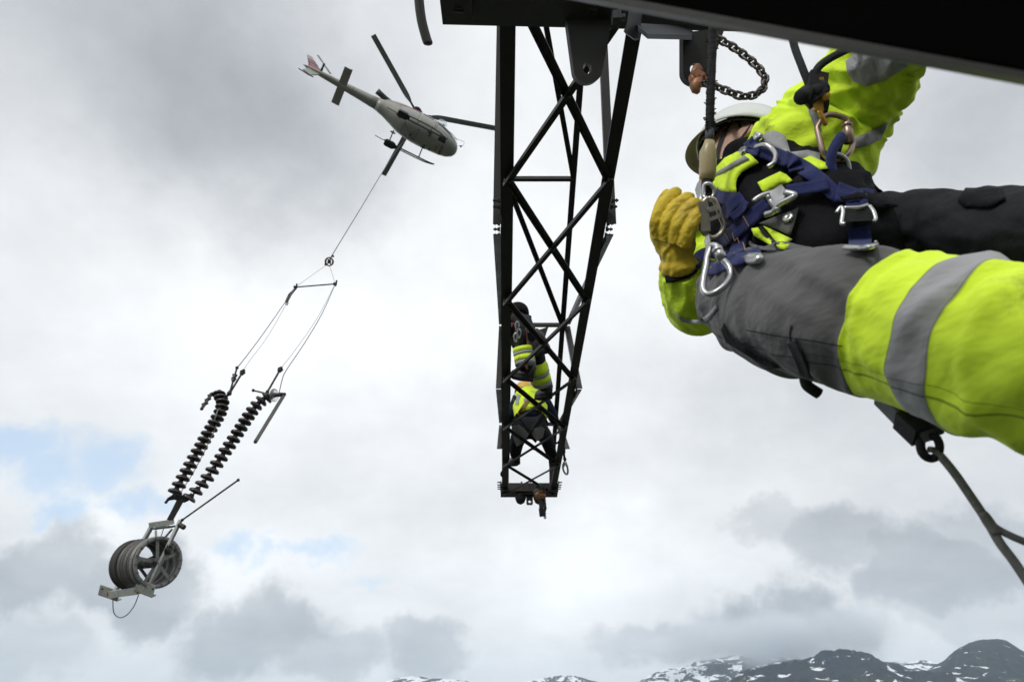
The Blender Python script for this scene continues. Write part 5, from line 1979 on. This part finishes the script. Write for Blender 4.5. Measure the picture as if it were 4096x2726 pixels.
ALD = mat('worn_aluminium', (.38, .38, .385), .33, .9, .12, 14, .06, 80)
e8 = lambda x, y, d: (*Z8(x, y), d)
carabiner('big silver pear shaped carabiner at the grey thigh', [e8(500, 500, 1.330), e8(545, 492, 1.320), e8(572, 530, 1.310), e8(600, 590, 1.300), e8(640, 640, 1.290), e8(650, 700, 1.280), e8(610, 765, 1.270), e8(545, 815, 1.270), e8(490, 828, 1.280),
                                                                e8(458, 795, 1.290), e8(462, 720, 1.300), e8(480, 630, 1.310), e8(488, 560, 1.320)], .0064, (e8(555, 515, 1.310), e8(598, 590, 1.300)), ALD, 1.55)
carabiner('thin steel link between snap hook and pear carabiner', [e8(488, 430, 1.390), e8(498, 470, 1.370), e8(505, 520, 1.340), e8(500, 545, 1.340), e8(490, 500, 1.360), e8(480, 450, 1.380)], .0045, None, ALD)
e7 = lambda x, y, d: (*Z7(x, y), d)
BRZ = mat('bronze_anodised', (.30, .22, .17), .35, .8, .2, 16)
carabiner('large bronze carabiner hanging on the raised sleeve', [e7(1200, 650, 1.50), e7(1250, 625, 1.50), e7(1320, 635, 1.50), e7(1378, 668, 1.50), e7(1395, 740, 1.49), e7(1412, 820, 1.49), e7(1385, 890, 1.48), e7(1310, 945, 1.48), e7(1250, 935, 1.48),
                                                                  e7(1205, 880, 1.48), e7(1178, 780, 1.49), e7(1165, 700, 1.50)], .0062, (e7(1372, 690, 1.495), e7(1388, 830, 1.49)), BRZ, 1.7)
carabiner('plain steel ring hanging under the bronze carabiner', [e7(1245, 1010, 1.47), e7(1255, 930, 1.47), e7(1310, 900, 1.47), e7(1370, 940, 1.47), e7(1388, 1010, 1.47), e7(1380, 1060, 1.475), e7(1300, 1070, 1.48)], .0052, None, ALD)
t = thing('strap_loop', 'navy webbing loop tied through the bronze carabiner and ring', 'strap', W(*e7(1280, 900, 1.46)))
LP = [W(*e7(*q)) for q in [(1335, 770, 1.475), (1295, 830, 1.465), (1265, 900, 1.46), (1262, 980, 1.46), (1285, 1040, 1.46), (1350, 1080, 1.47)]]
part(t, 'webbing', tube([Vector(q) for q in catmull([tuple(q) for q in LP], 5)], .0105, 8), NAVY, True)
part(t, 'webbing', tube([W(*e7(*q)) for q in [(1338, 775, 1.48), (1310, 850, 1.485), (1290, 930, 1.49)]], .009, 8), NAVY, True)
LP = [W(*e7(*q)) for q in [(1380, 1040, 1.47), (1392, 1090, 1.48), (1440, 1140, 1.49)]]
part(t, 'webbing', tube(LP, .010, 8), BLACK, True)


def build_rope_grab():
    t = thing('rope_grab', 'gold and black rope grab device clipped above the carabiner', 'rope device', W(*e7(1180, 480, 1.5)))
    GOLD = mat('gold_anodised', (.50, .27, .04), .35, .6, .15, 20)
    part(t, 'side_plate', plate([W(*e7(*q, 1.50)) for q in [(1180, 365), (1212, 362), (1215, 440), (1235, 470), (1205, 520), (1212, 590), (1200, 625), (1150, 590), (1135, 545), (1190, 500), (1178, 430)]], FW, .008), GOLD)
    part(t, 'side_plate', plate([W(*e7(*q, 1.515)) for q in [(1205, 440), (1250, 480), (1250, 560), (1230, 640), (1195, 640), (1205, 560)]], FW, .008), BLACK)
    part(t, 'cam', lathe([(.015, 0), (.018, .004), (.018, .03), (.015, .034)], W(*e7(1130, 480, 1.50)), RT * .9 + UP * .5, 16), BLACK, True)
    part(t, 'handle', tube([W(*e7(1095, 465, 1.5)), W(*e7(1060, 500, 1.49)), W(*e7(1050, 510, 1.485))], [.016, .018, .016], 12), BLACK, True)
    part(t, 'body', join(bar(W(*e7(1100, 440, 1.51)), W(*e7(1180, 520, 1.50)), .05, .03, UP), bar(W(*e7(1165, 350, 1.52)), W(*e7(1150, 470, 1.51)), .04, .03, RT)), BLACK)
    part(t, 'lock_ring', loop([e7(1180, 600, 1.49), e7(1200, 640, 1.49), e7(1222, 690, 1.49), e7(1205, 660, 1.485)], .005), GOLD, True)
    part(t, 'bolt', lathe([(.010, 0), (.010, .006), (.006, .009)], W(*e7(1218, 500, 1.495)), -FW, 12), GOLD, True)


build_rope_grab()
RP = mat('dark_rope', (.035, .038, .042), .85, 0, .25, 60, .5, 220, spec=.2)
single('rope', 'straight dark rope running from the overhead beam to the rope grab', 'rope', tube([W(*q) for q in catmull([(3150, 60, 1.56), (3176, 180, 1.55), (3205, 260, 1.53), (3240, 350, 1.52), (3252, 385, 1.515)], 5)], .0085, 10), RP, True)
single('rope', 'bent dark rope leaving the rope grab towards the raised forearm', 'rope', tube([W(*q) for q in catmull([(3570, 120, 1.50), (3470, 165, 1.50), (3390, 198, 1.50), (3310, 240, 1.505), (3268, 278, 1.51), (3256, 330, 1.515), (3254, 390, 1.515)], 5)], .0088, 10), RP, True)


# ---- shackle and chain on the right hanger plate
def build_shackle():
    t = thing('shackle', 'rusty brown shackle through the right hanger plate hole', 'shackle', W(2790, 310, 2.6))
    d = 2.58
    part(t, 'bow', loop([(2772, 318, d), (2776, 288, d - .03), (2788, 266, d), (2800, 280, d + .06), (2800, 306, d + .06)], .012, False), RUST, True)
    part(t, 'pin', tube([W(2766, 318, d - .04), W(2812, 306, d - .02)], .018, 10), RUST, True)
    part(t, 'hook', tube([W(*q) for q in [(2800, 318, d - .04), (2788, 330, d - .05), (2780, 345, d - .05), (2786, 362, d - .05), (2794, 374, d - .05)]], [.015, .020, .022, .018, .007], 10), RUST, True)
    part(t, 'nut', hexbolt(W(2816, 322, d - .03), RT, .02, .02), RUST)
    part(t, 'tag', bar(W(2776, 282, d - .05), W(2796, 300, d - .05), .03, .016, UP), RUST)


build_shackle()


def link_mesh(L, w, r):
    P = []
    for i in range(20):
        a = 2 * math.pi * i / 20
        x = math.cos(a) * w / 2
        z = math.sin(a) * w / 2 + math.copysign((L - w) / 2, math.sin(a))
        P.append((x, 0, z))
    V, F = tube(P, r, 7, True)
    return make_mesh('chain_link', V, F, CHAIN, True)


def chain(name, label, pts, L, w, r, cat='chain'):
    P = [Vector(W(*p)) for p in catmull(pts, 30)]
    me = link_mesh(L, w, r)
    acc, out, want = 0.0, [], 0.0
    for a, b in zip(P[:-1], P[1:]):
        d = (b - a).length
        while want <= acc + d:
            out.append((a.lerp(b, (want - acc) / d), (b - a).normalized()))
            want += (L - 2 * r) * .98
        acc += d
    t = thing(name, label, cat, out[0][0])
    for i, (p, v) in enumerate(out):
        x, y, z = frame_of(v, (p - CAM).normalized() if i % 2 else (p - CAM).normalized().cross(v))
        ca = math.radians(35)
        x, y = x * math.cos(ca) + y * math.sin(ca), y * math.cos(ca) - x * math.sin(ca)
        m = Matrix((x, y, z)).transposed().to_4x4()
        m.translation = p
        place(t, 'link', me, m)
    return t


z3 = lambda x, y, d: (2600 + x / 1.575, y / 1.575, d)
chain('chain', 'loop of brown steel chain hanging from the hanger plate by the rope', [z3(400, 215, 2.62), z3(450, 255, 2.60), z3(520, 295, 2.58), z3(590, 345, 2.56), z3(650, 395, 2.54), z3(700, 450, 2.52), z3(725, 505, 2.50), z3(705, 565, 2.48), z3(650, 600, 2.47),
                                                                                  z3(580, 607, 2.47), z3(500, 580, 2.48), z3(420, 548, 2.5), z3(350, 530, 2.52)], .036, .027, .0052)


# ---- strap block and rope under the near leg
def build_absorber():
    t = thing('shock_absorber', 'grey webbing shock absorber pack hanging under the hi-vis leg', 'absorber', W(3660, 1680, .98))
    WB = mat('grey_webbing', (.13, .13, .15), .85, 0, .2, 40, .4, 200)
    part(t, 'pack', bar(W(3555, 1570, 1.06), W(3712, 1722, .98), .046, .030, RT + UP * .3), WB)
    part(t, 'pack_end', bar(W(3640, 1655, 1.0), W(3720, 1728, .97), .052, .034, RT + UP * .3), BLACK)
    part(t, 'eye', loop([(3700, 1742, .97), (3682, 1770, .965), (3690, 1810, .96), (3718, 1832, .96), (3748, 1822, .955), (3758, 1780, .955), (3738, 1742, .96)], .0062), BLACK, True)
    part(t, 'stitch_block', bar(W(3698, 1722, .968), W(3716, 1762, .965), .020, .012, RT), WB)


build_absorber()
t = thing('rope', 'worn grey rope from the shock absorber splitting at the right edge', 'rope', W(3980, 2130, .88))
part(t, 'strand', tube([W(*q) for q in catmull([(3716, 1796, .955), (3745, 1806, .955), (3810, 1880, .94), (3880, 1980, .92), (3950, 2085, .90), (4000, 2170, .88), (4060, 2250, .86), (4160, 2400, .83)], 6)], [.0045] * 6 + [.0058] * 37, 12), ROPE, True)
part(t, 'strand', tube([W(*q) for q in catmull([(3940, 2070, .90), (3985, 2110, .89), (4040, 2140, .88), (4110, 2170, .87), (4200, 2205, .86)], 6)], .0048, 12), ROPE, True)
part(t, 'splice', tube([W(*q) for q in catmull([(3930, 2050, .90), (3960, 2095, .895), (3990, 2140, .885)], 4)], [.0058, .0066, .0070, .0072, .0072, .0072, .0070, .0068, .0062][:9], 12), ROPE, True)


# ------------------------------------------------------------------ the two workers in the crossarm
def skinned(parent, name, joints, edges, m, sub=2):
    names = list(joints)
    o0 = root_loc(parent)
    me = bpy.data.meshes.new(name)
    me.from_pydata([tuple(W(*joints[k][:3]) - o0) for k in names], [(names.index(a), names.index(b)) for a, b in edges], [])
    me.materials.append(m)
    o = bpy.data.objects.new(name, me)
    COL.objects.link(o)
    o.parent = parent
    sk = o.modifiers.new('skin', 'SKIN')
    sk.use_smooth_shade = True
    lay = me.skin_vertices[0].data
    for i, k in enumerate(names):
        r = joints[k][3]
        lay[i].radius = (r, r) if isinstance(r, (int, float)) else r
        lay[i].use_root = (i == 0)
    s = o.modifiers.new('subdivision', 'SUBSURF')
    s.levels = s.render_levels = sub
    return o


def face_dot(parent, c, f, u, m):
    g, ears, _ = head_geo(c, f, u)
    return part(parent, 'head', join(g, *ears), m, True)


def helmet_small(parent, c, f, u, m):
    u = u.normalized()
    f = (f - u * f.dot(u)).normalized()
    l = u.cross(f)
    V, F = [], []
    for i in range(9):
        t = i / 8 * math.pi / 2
        for k in range(24):
            a = 2 * math.pi * k / 24
            x, y = math.sin(a), math.cos(a)
            b = .05 * max(0, y) ** 3 if i == 0 else 0
            V.append(c + u * .015 + l * (x * .118 * math.cos(t) ** .8) + f * (y * (.140 * math.cos(t) ** .8 + b)) + u * (.125 * math.sin(t)))
    for i in range(8):
        for k in range(24):
            F.append((i * 24 + k, i * 24 + (k + 1) % 24, (i + 1) * 24 + (k + 1) % 24, (i + 1) * 24 + k))
    F.append(tuple(range(24)))
    return part(parent, 'helmet', (V, F), m, True)


BOOTM = mat('boot_leather', (.02, .018, .017), .5, 0, .2, 20)


def boot(parent, heel, toe, h=.10):
    heel, toe = W(*heel), W(*toe)
    f = (toe - heel).normalized()
    u = (Vector((0, 0, 1)) - f * f.z).normalized()
    l = u.cross(f)
    L = (toe - heel).length
    V, F = [], []
    st = [(-.02, .10, .03), (.02, .15, .038), (.25, .17, .042), (.45, .11, .046), (.75, .085, .05), (.95, .06, .042), (1.02, .03, .02)]
    for s, hh, w in st:
        for a, b in ((-1, 0), (1, 0), (1.02, .025), (.85, hh * .7), (.3, hh), (-.3, hh), (-.85, hh * .7), (-1.02, .025)):
            V.append(heel + f * (L * s) + l * (a * w) + u * b)
    for i in range(len(st) - 1):
        for k in range(8):
            F.append((i * 8 + k, i * 8 + (k + 1) % 8, (i + 1) * 8 + (k + 1) % 8, (i + 1) * 8 + k))
    F += [tuple(range(8)), tuple(range(48, 56))]
    b = part(parent, 'boot', (V, F), BOOTM, True)
    V2 = [heel + f * (L * s) + l * (a * w * 1.05) + u * z for s, w in ((-.03, .036), (.3, .042), (.75, .052), (1.03, .03)) for a, z in ((-1, -.022), (1, -.022), (1, .004), (-1, .004))]
    F2 = [(i * 4 + k, i * 4 + (k + 1) % 4, (i + 1) * 4 + (k + 1) % 4, (i + 1) * 4 + k) for i in range(3) for k in range(4)] + [(0, 1, 2, 3), (12, 13, 14, 15)]
    part(b, 'sole', (V2, F2), BLACK)
    return b


FLES = mat('sleeve_navy', (.012, .015, .035), .85, 0, .2, 12, spec=.15)
BROWN = mat('brown_leather', (.16, .06, .02), .55, 0, .25, 20)
ORANGE = mat('helmet_orange', (.62, .36, .06), .4)


def band_limb(parent, name, a, b, r, cuts, mats):
    """trouser leg tube from a to b with bands"""
    for (k0, k1), m in zip(zip(cuts[:-1], cuts[1:]), mats):
        a3, b3 = Vector(W(*a)), Vector(W(*b))
        p, q = a3.lerp(b3, k0), a3.lerp(b3, k1)
        part(parent, name, tube([p, p.lerp(q, .5), q], [r * (1 + .03 * math.sin(9 * k0)), r * 1.03, r * (1 + .04 * math.cos(7 * k1))], 18), m, True)


def build_standing():
    t = thing('person', 'bent worker in black with a tool bag standing on the crossarm braces', 'person', W(2120, 1560, 6.4))
    J = {'pelvis': (2112, 1345, 6.35, .11), 'spine': (2096, 1318, 6.6, .12), 'chest': (2082, 1290, 6.85, .13), 'neck': (2072, 1272, 7.0, .06), 'head': (2070, 1262, 7.06, .075),
         'shl': (2052, 1292, 6.85, .06), 'ell': (2040, 1300, 6.8, .045), 'hal': (2036, 1285, 7.0, .035), 'shr': (2112, 1292, 6.85, .06), 'elr': (2124, 1318, 6.8, .045), 'har': (2110, 1290, 7.0, .035),
         'hpl': (2096, 1352, 6.33, .085), 'knl': (2092, 1428, 6.18, .06), 'anl': (2100, 1492, 6.25, .042), 'hpr': (2130, 1355, 6.36, .085), 'knr': (2158, 1465, 6.35, .06), 'anr': (2178, 1562, 6.5, .042)}
    E = [('pelvis', 'spine'), ('spine', 'chest'), ('chest', 'neck'), ('neck', 'head'), ('chest', 'shl'), ('shl', 'ell'), ('ell', 'hal'), ('chest', 'shr'), ('shr', 'elr'), ('elr', 'har'),
         ('pelvis', 'hpl'), ('hpl', 'knl'), ('knl', 'anl'), ('pelvis', 'hpr'), ('hpr', 'knr'), ('knr', 'anr')]
    skinned(t, 'body', {k_: (*v_[:3], v_[3] * (1 if k_ in ('neck', 'head', 'hal', 'har') else .5)) for k_, v_ in J.items()}, E, SKIN)
    def fat(keys, k, dr=0):
        return {n: (*J[n][:3], J[n][3] * k + dr) for n in keys}
    jk = ['pelvis', 'spine', 'chest', 'neck', 'shl', 'ell', 'hal', 'shr', 'elr', 'har']
    skinned(t, 'jacket', fat(jk, .86, .01), [e for e in E if e[0] in jk and e[1] in jk], BLK2)
    tk = ['pelvis', 'hpl', 'knl', 'anl', 'hpr', 'knr', 'anr']
    skinned(t, 'trousers', fat(tk, 1.0, .012), [e for e in E if e[0] in tk and e[1] in tk], BLK2)
    c = W(2070, 1262, 7.06)
    f, u = camvec(-.2, -.3, 1), camvec(.1, 1, .3)
    face_dot(t, c, f, u, SKIN)
    helmet_small(t, c, f, u, BLK)
    for a, b in (((2090, 1390, 6.14), (2102, 1458, 6.10)), ((2152, 1462, 6.28), (2168, 1532, 6.38))):
        band_limb(t, 'leg_band', a, b, .092, [0, .28, .47, .78, 1.0], [YEL, GREYT, YEL, GREYT])
    boot(t, (2122, 1512, 6.15), (2048, 1502, 6.3))
    boot(t, (2195, 1582, 6.42), (2150, 1590, 6.62))
    hn = part(t, 'harness', strapish([(2078, 1262, 6.66), (2090, 1300, 6.46), (2110, 1342, 6.22), (2140, 1356, 6.22)], .035), BROWN)
    part(hn, 'strap', strapish([(2050, 1290, 6.66), (2056, 1330, 6.5), (2066, 1372, 6.3)], .03), mat('strap_red', (.30, .03, .02), .7))
    part(hn, 'strap', strapish([(2120, 1372, 6.2), (2146, 1368, 6.18), (2152, 1398, 6.16), (2130, 1404, 6.16)], .016), mat('strap_red', (.30, .03, .02), .7))
    part(hn, 'karabiner', join(*[loop([(x, y, 6.16), (x + 7, y - 14, 6.16), (x + 13, y, 6.16), (x + 10, y + 18, 6.16), (x + 3, y + 18, 6.16)], .008) for x, y in ((2062, 1300), (2070, 1330), (2056, 1345), (2106, 1312))]), ALU, True)
    part(hn, 'tool_lanyard', strapish([(2108, 1316, 6.15), (2112, 1370, 6.12), (2112, 1420, 6.05), (2106, 1462, 6.02), (2110, 1476, 6.02)], .022), BROWN)
    part(hn, 'tool_lanyard', strapish([(2062, 1320, 6.2), (2064, 1380, 6.15), (2070, 1425, 6.1)], .018), BLACK)
    bag = thing('tool_bag', 'dark canvas tool bag hanging at the hip of the bent worker', 'bag', W(2155, 1380, 6.2))
    CAN = mat('bag_canvas', (.045, .043, .042), .85, 0, .3, 10, .4, 80)
    part(bag, 'pouch', limb([(2132, 1318, 6.2, 16, .05), (2140, 1340, 6.2, 34, .08), (2152, 1375, 6.18, 40, .10), (2160, 1405, 6.18, 38, .10), (2164, 1420, 6.18, 24, .07)], 5, 22, .01, .01, 30, 3)[:2], CAN, True)
    part(bag, 'flap', plate([W(*q, 6.09) for q in [(2108, 1330), (2150, 1326), (2178, 1352), (2182, 1376), (2140, 1372), (2112, 1360)]], FW, .012), BLK)


def strapish(pts, w):
    P = [Vector(W(*p)) for p in catmull(pts, 5)]
    V, F = [], []
    for i, p in enumerate(P):
        tn = (P[min(i + 1, len(P) - 1)] - P[max(i - 1, 0)]).normalized()
        s = tn.cross((p - CAM).normalized()).normalized()
        n = (p - CAM).normalized()
        V += [p - s * w / 2, p + s * w / 2, p + s * w / 2 + n * .006, p - s * w / 2 + n * .006]
    for i in range(len(P) - 1):
        for k in range(4):
            F.append((i * 4 + k, i * 4 + (k + 1) % 4, i * 4 + 4 + (k + 1) % 4, i * 4 + 4 + k))
    F += [(3, 2, 1, 0), tuple(range(len(V) - 4, len(V)))]
    return V, F


def build_seated():
    t = thing('person', 'worker in hi-vis vest seated at the crossarm tip with his back turned', 'person', W(2118, 1700, 7.6))
    J = {'pelvis': (2118, 1690, 7.55, .13), 'spine': (2116, 1652, 7.65, .14), 'chest': (2118, 1612, 7.85, .16), 'neck': (2108, 1582, 8.05, .06), 'head': (2098, 1570, 8.15, .07),
         'shl': (2066, 1604, 7.9, .075), 'ell': (2050, 1650, 7.85, .055), 'hal': (2042, 1690, 8.0, .04), 'shr': (2180, 1608, 7.9, .075), 'elr': (2206, 1652, 7.85, .055), 'har': (2222, 1690, 8.0, .04),
         'hpl': (2090, 1706, 7.5, .11), 'knl': (2066, 1768, 7.7, .08), 'anl': (2060, 1832, 7.9, .05), 'hpr': (2148, 1706, 7.5, .11), 'knr': (2186, 1752, 7.7, .08), 'anr': (2210, 1828, 7.9, .05)}
    E = [('pelvis', 'spine'), ('spine', 'chest'), ('chest', 'neck'), ('neck', 'head'), ('chest', 'shl'), ('shl', 'ell'), ('ell', 'hal'), ('chest', 'shr'), ('shr', 'elr'), ('elr', 'har'),
         ('pelvis', 'hpl'), ('hpl', 'knl'), ('knl', 'anl'), ('pelvis', 'hpr'), ('hpr', 'knr'), ('knr', 'anr')]
    skinned(t, 'body', {k_: (*v_[:3], v_[3] * (1 if k_ in ('neck', 'head', 'hal', 'har') else .5)) for k_, v_ in J.items()}, E, SKIN)
    def fat(keys, k, dr=0):
        return {n: (*J[n][:3], J[n][3] * k + dr) for n in keys}
    jk = ['pelvis', 'spine', 'chest', 'neck', 'shl', 'ell', 'hal', 'shr', 'elr', 'har']
    skinned(t, 'sweater', fat(jk, 1.08, .012), [e for e in E if e[0] in jk and e[1] in jk], FLES)
    V = limb([(2120, 1578, 7.95, 52, .10), (2121, 1590, 7.9, 66, .16), (2121, 1612, 7.84, 66, .185), (2122, 1640, 7.72, 63, .185), (2122, 1660, 7.64, 62, .18), (2124, 1672, 7.6, 63, .17)], 6, 36, .012, .012, 18, 2.5)
    SV = Surf()
    SV.add(lim(V))
    SV.done()
    v = part(t, 'vest', lim(V), YEL, True)
    Z6 = lambda x, y: (1900 + x / 2.412, 1450 + y / 2.412)
    for pth, w in (([(422, 305), (412, 350), (400, 405)], 13), ([(470, 360), (520, 340), (560, 355)], 10), ([(610, 390), (640, 420), (665, 450)], 8)):
        part(v, 'reflective_stripe', strap(SV, [Z6(*q) for q in pth], w, .012, .006), GREYT)
    tk = ['pelvis', 'hpl', 'knl', 'anl', 'hpr', 'knr', 'anr']
    skinned(t, 'trousers', fat(tk, .95, .012), [e for e in E if e[0] in tk and e[1] in tk], BLK2)
    for pl in ([(350, 620), (420, 600), (480, 640), (520, 690), (470, 770), (400, 810), (375, 740)], [(540, 640), (640, 620), (675, 640), (655, 720), (600, 755), (550, 700)]):
        part(t, 'seat_patch', plate([W(*Z6(*q), 7.36) for q in pl], FW, .02), DGR)
    hn = part(t, 'harness', strap(SV, [Z6(425, 480), Z6(470, 410), Z6(530, 350)], 11, .02, .008), BROWN)
    part(hn, 'strap', strap(SV, [Z6(545, 370), Z6(600, 430), Z6(645, 500)], 11, .02, .008), BROWN)
    part(hn, 'belt', strap(SV, [Z6(420, 492), Z6(520, 486), Z6(625, 495)], 12, .024, .01), BROWN)
    part(hn, 'back_ring', loop([(*Z6(520, 345), 7.62), (*Z6(535, 340), 7.62), (*Z6(540, 355), 7.62), (*Z6(525, 360), 7.62)], .010), ALU, True)
    part(hn, 'buckle', bar(W(*Z6(595, 430), 7.6), W(*Z6(612, 445), 7.6), .05, .02, UP), ALU)
    c = W(2098, 1570, 8.15)
    f, u = camvec(-.2, -.2, 1), camvec(-.1, .9, .4)
    face_dot(t, c, f, u, SKIN)
    helmet_small(t, c, f, u, ORANGE)
    boot(t, (2068, 1846, 7.85), (2046, 1856, 8.1))
    boot(t, (2208, 1842, 7.85), (2216, 1856, 8.1))


build_standing()
build_seated()

# ---- hardware hanging at the crossarm tip
Z6 = lambda x, y: (1900 + x / 2.412, 1450 + y / 2.412)
h6 = lambda x, y, d=8.1: (*Z6(x, y), d)
t = thing('scaffold_hook', 'large silver scaffold hook dangling on a strap beside the crossarm tip', 'hook', W(*h6(870, 960)))
part(t, 'strap', tube([W(*h6(*q)) for q in [(850, 800), (855, 860), (864, 925)]], .014, 6), BLACK)
part(t, 'swivel', loop([h6(856, 925), h6(866, 915), h6(876, 930), h6(866, 948)], .010), STEEL, True)
part(t, 'hook', loop([h6(868, 955), h6(850, 985), h6(852, 1030), h6(872, 1068), h6(892, 1070), h6(896, 1035), h6(886, 985)], .012), ALU, True)
part(t, 'gate', bar(W(*h6(862, 960)), W(*h6(852, 1000)), .03, .02, RT), ALU)
part(t, 'gate', bar(W(*h6(876, 958)), W(*h6(884, 1000)), .022, .02, RT), ALU)

t = thing('lever_hoist', 'rusty lever hoist with long black handle hanging at the crossarm tip', 'hoist', W(*h6(625, 1240, 8.55)))
GRN = mat('hoist_green', (.05, .085, .07), .6, .2, .2, 20)
part(t, 'top_hook', loop([h6(590, 1190, 8.5), h6(612, 1180, 8.5), h6(630, 1200, 8.5), h6(622, 1225, 8.5)], .03, False), GRN, True)
part(t, 'housing', join(lathe([(.03, 0), (.05, .01), (.05, .07), (.03, .08)], W(*h6(612, 1275, 8.55)), -FW, 16), lathe([(.02, 0), (.04, .01), (.04, .06), (.02, .07)], W(*h6(652, 1275, 8.55)), -FW, 16), ball(W(*h6(630, 1240, 8.5)), .035, 10)), RUST, True)
part(t, 'brake_cover', lathe([(.03, 0), (.05, .01), (.05, .04), (.03, .05)], W(*h6(600, 1250, 8.6)), -FW, 14), GRN, True)
part(t, 'lever', bar(W(*h6(628, 1290, 8.5)), W(*h6(640, 1405, 8.45)), .05, .02, RT), STEELN)
part(t, 'grip', tube([W(*h6(639, 1400, 8.45)), W(*h6(648, 1482, 8.42))], .034, 10), BLACK)
chain('chain', 'short thin chain hanging beside the lever hoist handle', [h6(650, 1310, 8.5), h6(662, 1370, 8.5), h6(676, 1405, 8.5), h6(672, 1440, 8.5), h6(676, 1498, 8.5)], .036, .027, .006)
chain('chain', 'short chain rising from the lever hoist to the end beam', [h6(660, 1180, 8.5), h6(668, 1250, 8.5), h6(672, 1330, 8.5), h6(680, 1400, 8.5)], .036, .027, .006)
single('lanyard', 'dark lanyard draped over the right chord near the seated worker', 'lanyard', tube([W(*h6(*q, 7.9)) for q in catmull([(770, 690), (740, 730), (725, 765), (760, 775), (800, 770), (830, 740), (850, 800)], 5)], .014, 6), BLACK, True)
single('cable_loop', 'small black cable loop at the left of the crossarm tip', 'cable', tube([W(*h6(*q, 8.3)) for q in catmull([(268, 1040), (252, 1065), (256, 1090), (270, 1085), (268, 1060)], 5)], .012, 6), BLACK, True)
# ------------------------------------------------------------------ repeats of a kind belong together
GROUPS = {'person': 'line workers', 'carabiner': 'carabiners on the near worker', 'hanger_cable': 'hanger cables under the spreader bar', 'bridle_cable': 'bridle cables above the spreader bar',
          'link_rod': 'link rods of the hanging load', 'chain': 'steel chains', 'rope': 'ropes round the near worker', 'lanyard': 'lanyards'}
for o in list(COL.objects):
    g = GROUPS.get(o.name.split('.')[0])
    if g and o.parent is None and o.get('category'):
        o['group'] = g
